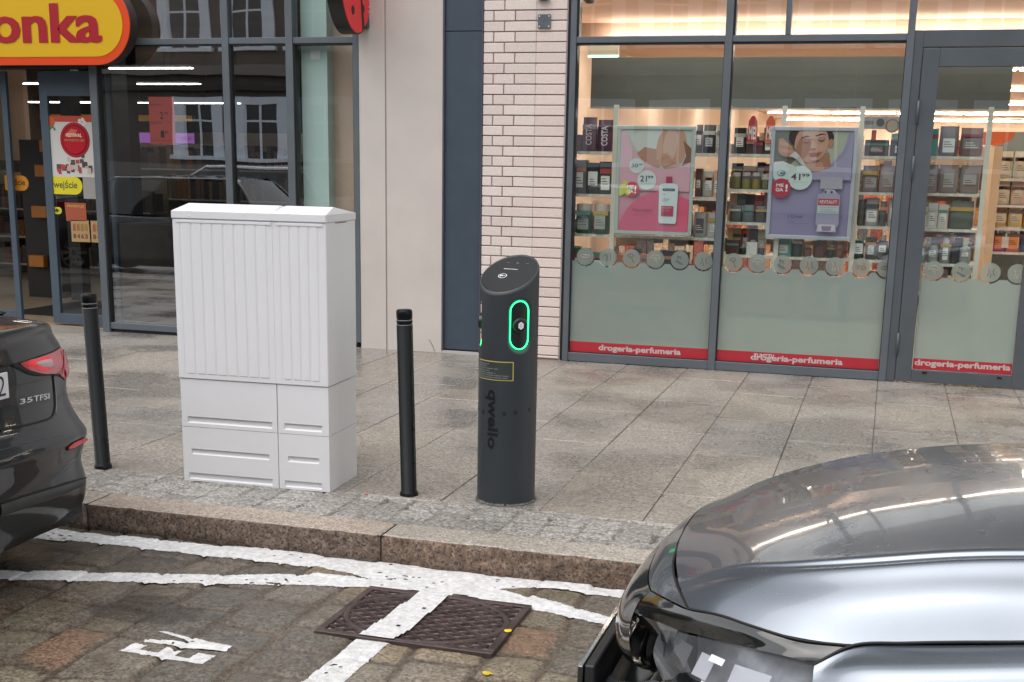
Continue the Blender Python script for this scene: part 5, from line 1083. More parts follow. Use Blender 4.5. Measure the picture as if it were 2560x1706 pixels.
mesh('tap_symbol', [on_top(-.028+.022*math.cos(k*math.pi/12), -.018+.016*math.sin(k*math.pi/12), .0008) for k in range(24)], [tuple(range(24))], flat((.75, .76, .80)), ch)
mesh('tap_symbol', [on_top(-.028+.019*math.cos(k*math.pi/12), -.018+.0135*math.sin(k*math.pi/12), .0012) for k in range(24)], [tuple(range(24))], M_gloss, ch)
for q, (u0, u1) in enumerate(((-.042, -.034), (-.032, -.026), (-.022, -.018), (-.012, -.009), (-.002, .001))): tq('tap_symbol', u0, u1, -.024+.002*q, -.012-.001*q, flat((.75, .76, .80)), .0016)
M_green = mat('green_light', (.05, .9, .25), .4, emit=3.2, ecol=(.02, 1.0, .20))
def cyl_pt(a, z, r_): return (CX+r_*math.cos(a), CY+r_*math.sin(a), z)
for a0, zc_ in OV:
    lab = 'charging_socket'
    def ovpts(hw, hh, r_, n=24):
        P = []
        for s, c0 in ((1, 0), (-1, math.pi)):
            for i in range(n+1): t_ = c0+math.pi*i/n; P.append((a0+hw*math.cos(t_)/CR, zc_+s*(hh-hw)+hw*math.sin(t_)))
        return [cyl_pt(a, z, r_) for a, z in P]
    P = ovpts(.051, .115, CR-.0108); o = mesh('charging_socket', P+[cyl_pt(a0, zc_, CR-.0108)], [(i, (i+1) % len(P), len(P)) for i in range(len(P))], mat('socket_black', (.008, .009, .010), .35), ch)
    P = ovpts(.0495, .112, CR-.0085)
    ring_ = MB().tube(P+[P[0]], .0026, 8); ring_.build('light_ring', M_green, ch, True)
    ex, ey = math.cos(a0), math.sin(a0); tx_, ty_ = -math.sin(a0), math.cos(a0)
    def hub(r_, d, k, n=28): return [(CX+ex*d+tx_*r_*math.cos(2*math.pi*i/n), CY+ey*d+ty_*r_*math.cos(2*math.pi*i/n), zc_+.000+r_*math.sin(2*math.pi*i/n)) for i in range(n)]
    hb = MB().grid([hub(r_, d, 0) for r_, d in ((.036, CR-.014), (.0355, CR-.002), (.033, CR+.003), (.026, CR+.004))], True); hb.F.append(tuple(range(3*28, 4*28))); hb.build('socket_lid', mat('lid_plastic', (.012, .013, .014), .3), ch, True)
    hx = [(CX+ex*(CR+.0048)+tx_*.0165*math.cos(math.pi/6+math.pi/3*i)*.92, CY+ey*(CR+.0048)+ty_*.0165*math.cos(math.pi/6+math.pi/3*i)*.92, zc_-.001+.0185*math.sin(math.pi/6+math.pi/3*i)) for i in range(6)]
    mesh('hexagon_mark', hx, [tuple(range(6))], flat((.78, .78, .84), .4), ch)
    text('socket_letter', 'C', (CX+ex*(CR+.0053)-tx_*.005, CY+ey*(CR+.0053)-ty_*.005, zc_-.008), (tx_*.010, ty_*.010, 0), (0, 0, .014), flat((.35, .33, .36)), ch, .0)
# label, lettering and holes wrapped round the post
def subdiv(V, F, cuts=2):
    for _ in range(cuts):
        V = [tuple(v) for v in V]; mid = {}; NF = []
        def m_(a, b):
            k = (min(a, b), max(a, b))
            if k not in mid: mid[k] = len(V); V.append(tuple((p+q)/2 for p, q in zip(V[a], V[b])))
            return mid[k]
        for f in F:
            for i in range(1, len(f)-1):
                a, b, c = f[0], f[i], f[i+1]; ab, bc, ca = m_(a, b), m_(b, c), m_(c, a); NF += [(a, ab, ca), (ab, b, bc), (ca, bc, c), (ab, bc, ca)]
        F = NF
    return V, F
def wrap(name, V, F, m, r_): return mesh(name, [cyl_pt(a, z, r_) for a, z in V], F, m, ch)
def wrap_rect(name, a0, a1, z0, z1, m, r_, n=16, rad=0.0):
    a0, a1 = math.radians(a0), math.radians(a1); V = [(a0+(a1-a0)*i/n, z0) for i in range(n+1)]+[(a0+(a1-a0)*i/n, z1) for i in range(n+1)]
    return wrap(name, V, [(i, i+1, n+2+i, n+1+i) for i in range(n)], m, r_)
wrap_rect('notice_border', -144.5, -62.5, .606, .696, flat((.62, .47, .12), .4), CR+.0006); wrap_rect('notice_plate', -142.8, -64.2, .6095, .6925, flat((.038, .047, .045), .35), CR+.0011)
for k, (e_, l) in enumerate(((-112, 'Kuaphrawnu o atgsnxel'), (-118, 'Csnitowjs wfnpdne'), (-92, 'Pobsmoaif wrehfdoens alldmtrkewne 112'), (-112, 'eaiwnwtlawem 112 oa'), (-98, 'Nrtfocznmed gwrwe onehs bumbow'), (-72, 'w ojbtdwem dlsznemt eqwteshmh nemitne lsrwpo'), (-74, 'Anwdzpacm bmuwd naxlqwecmmt dsfe pnrfwe'))):
    z = .682-.0103*k
    Vt, Ft, _ = text_geo('eriousna cmewo ntirsm euan'[:max(8, int((e_+142)/2.6))], .0); aa, ab = math.radians(-141), math.radians(e_)
    wrap('notice_line', [(aa+(ab-aa)*v[0], z-.004+.0062*v[1]) for v in Vt], Ft, flat((.34, .37, .37), .5), CR+.0016)
Vt, Ft, asp = text_geo('qwello', .03); Vt, Ft = subdiv(Vt, Ft, 2); a_b, a_t = math.radians(-120.5), math.radians(-90.5)
wrap('engraved_lettering', [(a_b+(a_t-a_b)*v[1], .560-.285*v[0]) for v in Vt], Ft, flat((.007, .008, .009), .35), CR+.0009)
for a, z in ((-152, .452), (-127.5, .447), (-79.2, .450), (-57.1, .455), (-26, .463)):
    aa = math.radians(a); V = [(aa+.0118/CR*math.cos(k*math.pi/12), z+.0118*math.sin(k*math.pi/12)) for k in range(24)]; wrap('fixing_hole', V, [tuple(range(24))], flat((.02, .024, .027), .3), CR+.0006)
    V = [(aa+.0098/CR*math.cos(k*math.pi/12), z+.0098*math.sin(k*math.pi/12)) for k in range(24)]; wrap('fixing_hole', V, [tuple(range(24))], flat((.010, .011, .012), .6), CR+.0010)
r = random.Random(3); b = MB()
for k in range(80):
    a = 2*math.pi*k/80; q = CR+.002+.012*r.random(); b.add([(CX+CR*.97*math.cos(a), CY+CR*.97*math.sin(a), .010+.006*r.random()), (CX+q*math.cos(a), CY+q*math.sin(a), .0015), (CX+q*math.cos(a+.085), CY+q*math.sin(a+.085), .0015), (CX+CR*.97*math.cos(a+.085), CY+CR*.97*math.sin(a+.085), .012)], [(0, 1, 2, 3)])
b.build('base_mortar', mat('mortar_bed', (.13, .12, .11), .9, var=.3, scale=60), ch)

# ------------------------------------------------------------------ bollards
M_bol = mat('black_enamel', (.006, .007, .008), .34, spec=.2, var=.2, scale=8, rvar=.12)
bol = thing('bollard', 'black steel bollard with two grooves standing between the cabinets and the charging post', 'bollard', (0, 0, 0), 'black bollards along the kerb')
R_ = .0385; pr = [(R_+.006, 0), (R_+.006, .014), (R_+.0035, .020), (R_, .022), (R_, .838), (R_-.003, .841), (R_-.003, .845), (R_, .848), (R_, .860), (R_-.003, .863), (R_-.003, .867), (R_, .870), (R_, .902), (R_-.003, .909), (R_-.008, .912)]
MB().lathe(pr[:6], n=32, cap=False).build('shaft', M_bol, bol, True); MB().lathe(pr[5:], n=32).build('cap', M_bol, bol, True); MB().lathe([(R_+.007, .001), (R_+.007, .011), (R_+.002, .016)], n=32, cap=False).build('base_flange', M_bol, bol, True)
for z in (.8435, .8655): MB().lathe([(R_-.0006, z-.0048), (R_+.0012, z-.0036), (R_-.0006, z-.0024)], n=32, cap=False).build('groove_ring', flat((.35, .35, .36), .22), bol, True)
for o in bol.children: o.location = (0, 0, 0)
b2 = copy_tree(bol); b2['label'] = 'black steel bollard with two grooves standing beside the dark car tail'
bol.location = (-2.158, 5.505, 0); bol.rotation_euler = (0, math.radians(-1.5), 0)
b2.location = (-3.856, 5.457, 0); b2.rotation_euler = (math.radians(.6), math.radians(-2.0), math.radians(70)); b2.rotation_euler = (0, math.radians(-1.7), 0)
# ------------------------------------------------------------------ cars
def paint(name, c, metal=.55, rough=.32, sp=.3, ct=1.0):
    m = mat(name, c, rough, metal, spec=sp, coat=ct, rvar=.04, scale=5)
    return m
M_carglass = mat('car_glass', (.012, .015, .016), .03, spec=.8)
M_tyre = mat('tyre', (.015, .015, .015), .8, var=.2, scale=20); M_rim = mat('alloy', (.30, .30, .31), .3, .8)
M_seam = flat((.006, .006, .007), .6)
M_plastic = mat('black_plastic', (.018, .018, .019), .55, var=.1, scale=20)
M_gblack = mat('gloss_black', (.010, .011, .011), .10, spec=.6, coat=.8)
def wheel(par, X, Y, side, r_=.325):
    t = MB(); n = 36; prof = [(r_-.10, -.10), (r_-.02, -.105), (r_, -.08), (r_, .08), (r_-.02, .105), (r_-.10, .10)]
    G = [[(X+rr*math.cos(2*math.pi*k/n), Y+yy*side, ZR+r_+rr*math.sin(2*math.pi*k/n)) for k in range(n)] for rr, yy in prof]; t.grid(G, True)
    w_ = t.build('wheel', M_tyre, par, True)
    b = MB(); G = [[(X+rr*math.cos(2*math.pi*k/n), Y+yy*side, ZR+r_+rr*math.sin(2*math.pi*k/n)) for k in range(n)] for rr, yy in ((r_-.095, .1), (r_-.11, .085), (r_-.12, .05))]; b.grid(G, True)
    for k in range(10):
        a = 2*math.pi*k/10; ca, sa = math.cos(a), math.sin(a); q = .018
        b.add([(X+.04*ca-q*sa, Y+.09*side, ZR+r_+.04*sa+q*ca), (X+.04*ca+q*sa, Y+.09*side, ZR+r_+.04*sa-q*ca), (X+(r_-.1)*ca+q*sa*1.3, Y+.088*side, ZR+r_+(r_-.1)*sa-q*ca*1.3), (X+(r_-.1)*ca-q*sa*1.3, Y+.088*side, ZR+r_+(r_-.1)*sa+q*ca*1.3)], [(0, 1, 2, 3)])
    b.build('rim', M_rim, w_, True)
def both(name, rows, yc, m, par, nu=5, nv=5, smooth=True):
    """patch given with lateral offset d on the near side, and its mirror"""
    Gp = patch(rows, nu, nv); two = min(p[1] for r_ in rows for p in r_) > .02 or isinstance(par, tuple); out = []; b = MB()
    for k, s_ in enumerate((-1, 1)):
        b.grid([[(p[0], yc+s_*p[1], p[2]) for p in r_] for r_ in Gp])
        if two: out.append(b.build(name, m, par[k] if isinstance(par, tuple) else par, smooth)); b = MB()
    return tuple(out) if two else b.build(name, m, par, smooth)
def greenhouse(par, Xr, L, yc, pts, zb, zr, wb, wr, m, dr=-1, rh=.055):
    """pts: x of rear glass foot, rear roof, front roof, windscreen foot"""
    xs = pts; rows = []
    prof = [(xs[0], zb, wb*.93, zb), (xs[0]+.12*(xs[1]-xs[0]), zb+.12*(zr-zb), wb*.92, 0), (xs[1], zr-.03, wr*.92, 0), (xs[1]+.25, zr, wr, 0), ((xs[1]+xs[2])/2, zr+.015, wr*1.02, 0), (xs[2]-.2, zr, wr, 0), (xs[2], zr-.035, wr*.95, 0), (xs[3]-.12*(xs[3]-xs[2]), zb+.14*(zr-zb), wb*.92, 0), (xs[3], zb, wb*.9, 0)]
    roof = []
    for x, z, w_, _ in prof: roof.append([(Xr+dr*x, d*w_, ZR+z-(.035*(d**2))*(1 if z > zb+.2 else .4)) for d in (0, .35, .7, .92, 1.0)])
    both('glass_house', roof[0:3], yc, M_carglass, par); both('roof', roof[2:7], yc, m, par); both('windscreen', roof[6:9], yc, M_carglass, par)
    side = []
    for i, (x, z, w_, _) in enumerate(prof):
        t_ = (z-zb)/(zr-zb); zz = ZR+z-.035*(1 if z > zb+.2 else .4); side.append([(Xr+dr*x, w_, zz), (Xr+dr*x, w_+(wb-w_)*.5, ZR+zb+(zz-ZR-zb)*.5), (Xr+dr*x, wb*.985, ZR+zb-.01)])
    both('side_window', side, yc, M_carglass, par)
    rail = []
    for x, z, w_, _ in prof: zz = ZR+z-.035*(1 if z > zb+.2 else .4); rail.append([(Xr+dr*x, w_-.05, zz+.012), (Xr+dr*x, w_+.004, zz+.002), (Xr+dr*x, w_+.012, zz-rh)])
    both('roof_rail', rail, yc, m, par)
def shell(par, Xr, L, yc, m, lev, dr=-1, front=True):
    rows = []
    for z, rx, w_, fx in lev:
        fx = L-fx; rows.append([(rx, 0), (rx+.015, .35), (rx+.06, .60), (rx+.17, w_-.10), (rx+.42, w_-.01), (1.2, w_), (2.1, w_), (3.0, w_)]+([(fx-.55, w_-.015), (fx-.26, w_-.12), (fx-.10, .56), (fx-.03, .32), (fx, 0)] if front else []))
    R3 = [[(Xr+dr*x, d, ZR+z) for x, d in r_] for r_, (z, *_) in zip(rows, lev)]
    both('body', R3, yc, m, par, 3, 4); return R3[-1]
def deck(par, Rtop, yc, m, prof, Xr, dr=-1):
    """closes the body between its shoulder line and the centre line"""
    rows = []
    for k, s in enumerate((0, .15, .5, 1.0)):
        r_ = []
        for (x, d, z) in Rtop:
            lx = (x-Xr)*dr; zc_ = np.interp(lx, [p[0] for p in prof], [p[1] for p in prof])+ZR; f_ = (0, .55, .88, 1)[k]; r_.append((x, d*(1-s), z+(zc_-z)*f_))
        rows.append(r_)
    both('bonnet_and_boot', rows, yc, m, par, 3, 4)
def simple_car(name, label, Xr, yc, L, m, kind, dr=-1):
    t = thing(name, label, 'car', (Xr+dr*L/2, yc, ZR)); suv = kind == 'suv'; h = .12 if suv else 0
    lev = [(.20+h, .06, .84, .08), (.34+h, .0, .88, .0), (.50+h, .0, .90, .0), (.66+h, .03, .905, .02), (.80+h, .05, .89, .08), (.88+h, .09, .85, .16)]
    Rt = shell(t, Xr, L, yc, m, lev, dr); hb = [(0, .92+h), (.3, .95+h), (2.8, .98+h), (3.3, .94+h), (L, .80+h)]; deck(t, Rt, yc, m, hb, Xr, dr)
    if kind == 'sedan': greenhouse(t, Xr, L, yc, (.45, 1.25, 2.55, 3.35), .93, 1.40, .80, .60, m, dr)
    else: greenhouse(t, Xr, L, yc, (.12, .55, 2.55, 3.30), .93+h, 1.45+h*1.2, .81, .62, m, dr, .16 if suv else .055)
    for x in (.75, L-.85):
        for s in (-1, 1): wheel(t, Xr+dr*x, yc+s*.80, s)
    for s in (-1, 1):
        box('tail_light', *(sorted((Xr+dr*.02, Xr+dr*.22))), *(sorted((yc+s*.60, yc+s*.895))), ZR+.72+h, ZR+.86+h, flat((.35, .01, .015), .15, emit=.1), t, .02)
        box('headlight', *(sorted((Xr+dr*(L-.30), Xr+dr*(L-.02)))), *(sorted((yc+s*.52, yc+s*.80))), ZR+.62+h, ZR+.74+h, flat((.6, .62, .65), .1), t, .02)
    return t

# ---- dark saloon, its tail towards us
M_dark_paint = paint('dark_grey_paint', (.016, .018, .020), .0, .4, .15, .75)
XA, yA = -3.20, 3.77
A = thing('parked_car', 'dark grey saloon car parked tail first at the kerb beside the first bollard', 'car', (XA-2.2, yA, ZR))
Lz = [.03, .10, .20, .30, .375, .425, .465, .52, .60, .70, .79, .85, .892, .908]
a_c = [0.124, 0.065, 0.038, 0.036, 0.022, 0.012, 0.031, 0.064, 0.085, 0.09, 0.1, 0.108, 0.084, 0.089]
c_c = [.11, .12, .135, .155, .165, .17, .19, .20, .205, .185, .175, .165, .165, .17]
w_c = [0.814, 0.85, 0.86, 0.844, 0.864, 0.877, 0.878, 0.878, 0.876, 0.882, 0.853, 0.806, 0.755, 0.734]
dcol = [0, .25, .45, .60, .72, .81]
rowsA = []
for z, a_, c_, w_ in zip(Lz, a_c, c_c, w_c):
    r_ = []
    for d in dcol: r_.append((a_+c_*(d/.85)**3.0*.62, d*w_/.885))
    r_ += [(a_+c_*.62+.105, w_-.018), (a_+c_*.62+.24, w_), (.75, w_+.003), (1.3, w_+.005), (2.2, w_+.005), (3.1, w_), (3.75, w_-.015), (4.10, w_-.13), (4.28-.5*max(0, z-.6), .5), (4.36-.5*max(0, z-.6), 0)]
    rowsA.append([(XA-x, d, z) for x, d in r_])
GA = patch(rowsA, 4, 5)
# split by height: bumper below, wings and boot lid above share the same surface
nzA = GA.shape[0]
def bothG(name, Gp, m, par): b = MB(); b.grid([[(p[0], yA+p[1], p[2]) for p in r_] for r_ in Gp]); b.grid([[(p[0], yA-p[1], p[2]) for p in r_] for r_ in Gp]); return b.build(name, m, par, True)
bothG('body', GA, M_dark_paint, A)
Rt = [tuple(p) for p in rowsA[-1]]
rr = []
for s, f_ in ((0, 0), (.12, .62), (.45, .9), (1, 1)):
    r_ = []
    for (x, d, z) in Rt:
        lx = XA-x; zc_ = np.interp(lx, (0, .09, .13, .45, 2.6, 3.3, 4.4), (.90, .91, .918, .945, .96, .92, .74)); r_.append((x+.0, d*(1-s), z+(zc_-z)*f_))
    rr.append(r_)
bothG('boot_and_bonnet', patch(rr, 4, 5), M_dark_paint, A)
greenhouse(A, XA, 4.4, yA, (.42, 1.25, 2.55, 3.35), 1.055, 1.42, .76, .58, M_dark_paint)
for x in (.92, 3.55):
    for s in (-1, 1): wheel(A, XA-x, yA+s*.80, s, .315)
# survey lookup: which point of this body does a line of sight meet
FA = np.array([[ (p[0], yA+p[1], p[2]) for p in r_] for r_ in patch(rowsA, 14, 14)[:, :14*8]])
_q = FA-EYE; _w = _q@FWD; UA = 1280+OX+FOC*(_q@RGT)/_w; VA = 853+OY-FOC*(_q@UPV)/_w
_du = np.gradient(FA, axis=0); _dv = np.gradient(FA, axis=1); NA = np.cross(_dv, _du); NA /= np.linalg.norm(NA, axis=2, keepdims=True)+1e-9
NA *= np.sign((NA*(EYE-FA)).sum(2, keepdims=True).mean()) if False else 1
out_ = np.array([XA-1.0, yA, .45]); NA *= np.where(((FA-out_)*NA).sum(2, keepdims=True) < 0, -1, 1)
def onA(px, py, off=.004):
    dd = (UA-px)**2+(VA-py)**2+np.where((NA*(EYE-FA)).sum(2) < 0, 60, 0); i, j = np.unravel_index(np.argmin(dd), dd.shape); i = min(max(i, 1), UA.shape[0]-2); j = min(max(j, 1), UA.shape[1]-2)
    J = np.array([[(UA[i+1, j]-UA[i-1, j])/2, (UA[i, j+1]-UA[i, j-1])/2], [(VA[i+1, j]-VA[i-1, j])/2, (VA[i, j+1]-VA[i, j-1])/2]])
    try: s_ = np.clip(np.linalg.solve(J, [px-UA[i, j], py-VA[i, j]]), -1, 1)
    except Exception: s_ = np.zeros(2)
    return FA[i, j]+s_[0]*(FA[i+1, j]-FA[i-1, j])/2+s_[1]*(FA[i, j+1]-FA[i, j-1])/2+NA[i, j]*off
def region(name, top_, bot_, m, par, off=.004, n=18, rows=7):
    def rs(P): P = cr(P, 8) if len(P) > 2 else np.array(P, float); s = np.r_[0, np.cumsum(np.hypot(*np.diff(P, axis=0).T))]; t = np.linspace(0, s[-1], n); return np.c_[np.interp(t, s, P[:, 0]), np.interp(t, s, P[:, 1])]
    T_, B_ = rs(top_), rs(bot_); G = [[tuple(onA(*(T_[j]*(1-i/(rows-1))+B_[j]*i/(rows-1)), off+.006*math.sin(math.pi*i/(rows-1)))) for j in range(n)] for i in range(rows)]
    return MB().grid(G).build(name, m, par, True)
def lineA(name, P, r_, m, par, off=.001): P = cr(P, 6); return MB().tube([tuple(onA(x, y, off)) for x, y in P], r_, 6).build(name, m, par, True)
z5 = lambda *P: [(x/5.225, 820+y/5.225) for x, y in P]
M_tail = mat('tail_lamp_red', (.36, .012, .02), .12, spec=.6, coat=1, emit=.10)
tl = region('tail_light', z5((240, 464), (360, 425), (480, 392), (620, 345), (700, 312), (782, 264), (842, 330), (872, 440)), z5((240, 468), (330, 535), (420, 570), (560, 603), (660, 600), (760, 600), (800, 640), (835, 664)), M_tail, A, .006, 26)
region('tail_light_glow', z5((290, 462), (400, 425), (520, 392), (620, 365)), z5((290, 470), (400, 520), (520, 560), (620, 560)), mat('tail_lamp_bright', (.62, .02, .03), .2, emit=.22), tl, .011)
region('clear_lens', z5((412, 470), (500, 432), (625, 408)), z5((412, 472), (500, 510), (632, 520)), mat('clear_lamp', (.55, .38, .40), .15, spec=.6), tl, .016, 8, 4)
region('clear_lens', z5((808, 515), (868, 500)), z5((840, 660), (850, 640)), flat((.42, .20, .20), .2), tl, .010, 6, 4)
lineA('tail_light_split', z5((790, 290), (800, 470), (770, 575), (740, 605)), .0018, flat((.12, .004, .01), .3), tl, .013)
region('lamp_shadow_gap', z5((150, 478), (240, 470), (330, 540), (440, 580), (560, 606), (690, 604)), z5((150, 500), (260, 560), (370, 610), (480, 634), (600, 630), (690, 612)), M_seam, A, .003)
lineA('boot_seam', z5((688, 615), (700, 760), (715, 1000), (700, 1110), (660, 1175), (560, 1215), (380, 1262), (0, 1350)), .0045, M_seam, A, .0012)
lineA('boot_seam_highlight', z5((703, 640), (722, 820), (732, 1000), (722, 1110)), .0018, flat((.30, .31, .33), .2), A, .002)  # edge highlight drawn as a pale line along the seam
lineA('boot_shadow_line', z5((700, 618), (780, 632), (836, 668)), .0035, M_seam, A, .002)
lineA('boot_lip_line', z5((0, 500), (130, 480), (240, 462), (480, 388), (700, 308), (772, 262)), .0035, M_seam, A, .001)
lineA('boot_edge', z5((666, 30), (700, 120), (770, 200), (776, 255)), .0022, flat((.22, .23, .24), .2), A, .003) if False else None
p = z5((-700, 560), (60, 580), (158, 905), (-640, 1040))
# number plate with its carrier
plx = -3.262; ps = [gy(0, 0, 1)]; Pa, Pb = onA(14, 930, .0), onA(29, 996, 0)
xp = onA(30, 965)[0]+.022
def gx_(x, y, X_): d_ = ray(x, y); return EYE+d_*(X_/d_[0])
_a, _b = gx_(15, 931, xp), gx_(29, 994, xp); y1p = (_a[1]+_b[1])/2; zt_, zb_ = _a[2], _b[2]
pl = box('number_plate', xp-.006, xp, y1p-.50, y1p, zb_, zt_, flat((.72, .72, .74), .35), A, .003); box('plate_carrier', xp-.05, xp-.007, y1p-.52, y1p+.018, zb_-.035, zt_+.016, M_plastic, A, .004)
text('plate_digit', '2', (xp+.0012, y1p-.068, zb_+.014), (0, .046, 0), (0, 0, .080), flat((.02, .02, .05)), pl, -.005)
for c_, (xa, xb2, ya, yb) in (('35', (250, 415, 925, 985)), ('TFSI', (430, 635, 880, 950))):
    Q0, Q1, Q2 = onA(xa/5.225, 820+(yb+18)/5.225, .004), onA(xb2/5.225, 820+(yb-22)/5.225, .004), onA(xa/5.225, 820+(ya+8)/5.225, .004)
    text('badge_lettering', c_, Q0, Q1-Q0, Q2-Q0, mat('chrome_badge', (.70, .70, .70), .25, .6), A, .012)
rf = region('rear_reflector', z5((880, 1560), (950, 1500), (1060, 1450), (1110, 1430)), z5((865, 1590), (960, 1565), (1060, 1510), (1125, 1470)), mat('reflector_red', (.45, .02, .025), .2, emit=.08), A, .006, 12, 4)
lineA('reflector_gap', [(449/2.703, 760+988/2.703), (520/2.703, 760+965/2.703), (582/2.703, 760+922/2.703)], .003, M_seam, A, .003)
z4 = lambda *P: [(x/2.703, 760+y/2.703) for x, y in P]
lineA('bumper_crease', z4((0, 990), (200, 935), (420, 888)), .002, flat((.06, .065, .07), .3), A, 0.0)
lineA('valance_seam', z4((0, 1350), (200, 1285), (400, 1225), (520, 1190), (582, 1175)), .003, M_seam, A, .001)
region('rear_valance', z4((0, 1358), (200, 1293), (400, 1233), (570, 1180)), z4((0, 1440), (200, 1370), (400, 1300), (560, 1225)), mat('valance_plastic', (.030, .032, .032), .45), A, .003, 16, 5)
box('underbody', XA-4.0, XA-.12, yA-.80, yA+.80, ZR+.14, ZR+.5, M_plastic, A, .04)
0 and MB().tube([(XA-.35, yA+.42, ZR+.22), (XA-.05, yA+.42, ZR+.20)], .035, 14).build('exhaust', mat('exhaust_metal', (.2, .2, .2), .4, .8), A, True)

# ---- silver grey car, its bonnet towards us
M_silver = paint('silver_blue_paint', (.205, .228, .262), .86, .26, .3, .6)
yB, XRB = 3.35, 3.72
Bc = thing('parked_car', 'silver grey car with black trimmed nose parked facing the dark saloon', 'car', (1.5, yB, ZR))
Xs = [None, -.30, -.15, .0, .2, .4, .8, 1.15]
hd = [[(-.480, 0, .615), (-.476, .15, .612), (-.462, .28, .605), (-.440, .385, .594), (-.432, .42, .591), (-.429, .43, .5895), (-.422, .45, .587), (-.414, .475, .584), (-.405, .50, .581), (-.385, .55, .576)]]
for x, dr_, zc_, zr_, zch, zo, de, ze in ((-.30, .455, .680, .660, .640, .618, .62, .590), (-.15, .520, .7265, .7065, .676, .642, .70, .594), (.0, .552, .7655, .744, .712, .672, .73, .603),
        (.2, .560, .8055, .783, .750, .711, .735, .636), (.4, .560, .8365, .8075, .773, .734, .74, .662), (.8, .560, .8765, .847, .815, .785, .745, .735), (1.15, .560, .903, .873, .848, .825, .745, .79)):
    s_ = {-.30: .15, -.15: .6}.get(x, 1.0); D_ = [0, dr_*.36, dr_*.66, dr_*.93, dr_, dr_+.014, dr_+.042, dr_+.072, (dr_+.072+de)/2, de]
    Z_ = [zc_-(zc_-zr_)*(q/dr_)**2 for q in D_[:5]]+[zr_-.006*s_-.004, zr_-.011*s_-.014*(1-s_), zch, zo, ze]
    hd.append([(x, d, z) for d, z in zip(D_, Z_)])
both('bonnet', hd, yB, M_silver, Bc, 8, 7)
def pull(P, e): return [(p[0]+e[0], p[1]+e[1], p[2]+e[2]) for p in P]
np0 = [(-.485, 0, .612), (-.481, .15, .609), (-.467, .28, .602), (-.437, .42, .589), (-.392, .545, .572)]
np1 = [(-.530, 0, .577), (-.524, .12, .576), (-.508, .235, .574), (-.482, .355, .570), (-.452, .465, .562)]
np2 = [(-.563, 0, .527), (-.557, .10, .528), (-.545, .20, .533), (-.527, .30, .541), (-.506, .38, .549)]
both('nose_panel', [np0, np1, np2], yB, M_silver, Bc, 6, 6)
bt = [[(p[0]-.003, p[1], p[2]-.003) for p in np2],
      [(-.600, 0, .488), (-.596, .11, .490), (-.586, .21, .495), (-.566, .31, .503), (-.538, .385, .512)],
      [(-.636, 0, .43), (-.632, .12, .432), (-.618, .23, .438), (-.592, .33, .448), (-.552, .41, .462)],
      [(-.643, 0, .365), (-.638, .12, .367), (-.622, .24, .373), (-.592, .345, .385), (-.545, .43, .402)],
      [(-.618, 0, .315), (-.614, .12, .317), (-.598, .24, .324), (-.566, .345, .338), (-.520, .43, .358)],
      [(-.56, 0, .30), (-.555, .12, .302), (-.535, .24, .31), (-.50, .34, .325), (-.46, .42, .35)]]
both('grille_surround', bt, yB, M_gblack, Bc, 6, 6)
st = [[(-.509, .383, .547), (-.455, .468, .560), (-.389, .553, .571), (-.305, .622, .590), (-.225, .676, .593), (-.12, .715, .589), (-.012, .738, .597)],
      [(-.530, .39, .520), (-.468, .478, .535), (-.405, .55, .548), (-.325, .620, .566), (-.245, .675, .575), (-.14, .725, .578), (-.045, .755, .575)],
      [(-.546, .395, .490), (-.470, .48, .507), (-.410, .545, .517), (-.330, .617, .534), (-.26, .67, .545), (-.17, .725, .557), (-.088, .766, .564)]]
both('headlight_brow', st, yB, M_gblack, Bc, 6, 5)
MB().tube([(p[0], yB-p[1], p[2]+.001) for p in cr([(-.389, .552, .573), (-.305, .621, .592), (-.225, .675, .595), (-.12, .714, .591), (-.01, .737, .600)], 6)], .0035, 6).build('bonnet_gap', M_seam, Bc, True)
MB().tube([(p[0], yB-p[1], p[2]+.001) for p in cr([(-.483, 0, .613), (-.469, .28, .603), (-.439, .42, .590), (-.388, .55, .574)], 8)], .0030, 6).build('nose_gap', M_seam, Bc, True)
both('grille', [[(-.575, 0, .31), (-.55, .25, .32), (-.47, .43, .36), (-.44, .49, .50)], [(-.60, 0, .25), (-.575, .25, .27), (-.50, .42, .32), (-.45, .49, .42)], [(-.63, 0, .18), (-.60, .25, .21), (-.53, .42, .28), (-.452, .505, .36)]], yB, mat('grille_plastic', (.010, .011, .011), .16, spec=.6), Bc, 6, 6)
both('brow_underside', [[(-.546, .395, .488), (-.470, .48, .505), (-.41, .545, .515)], [(-.50, .42, .45), (-.455, .49, .46), (-.42, .53, .47)]], yB, M_gblack, Bc)
# headlamp: bowl, chrome blocks and a clear cover
hl_t = [(-.457, .485, .503), (-.400, .552, .512), (-.325, .620, .530), (-.20, .705, .548), (-.085, .772, .558)]
hl_m = [(-.474, .500, .430), (-.425, .585, .432), (-.360, .675, .440), (-.235, .775, .480), (-.085, .798, .545)]
hl_b = [(-.446, .515, .368), (-.410, .600, .345), (-.350, .700, .340), (-.225, .825, .400), (-.088, .825, .530)]
M_clear = glass('headlight_cover', (.90, .92, .93), .8)
hlb = both('headlight', [[(x+.075, d-.05, z-.01) for x, d, z in hl_t], [(x+.10, d-.07, z) for x, d, z in hl_m], [(x+.07, d-.05, z+.012) for x, d, z in hl_b]], yB, mat('lamp_bowl', (.46, .46, .49), .32, .35, var=.30, scale=16), Bc)
both('headlight_cover', [hl_t, hl_m, hl_b], yB, M_clear, hlb, 7, 7)
both('headlight_edge', [[hl_t[0], hl_m[0], hl_b[0]], [(x+.07, d-.045, z) for x, d, z in (hl_t[0], hl_m[0], hl_b[0])]], yB, mat('lamp_side', (.30, .30, .31), .25, .4), hlb)
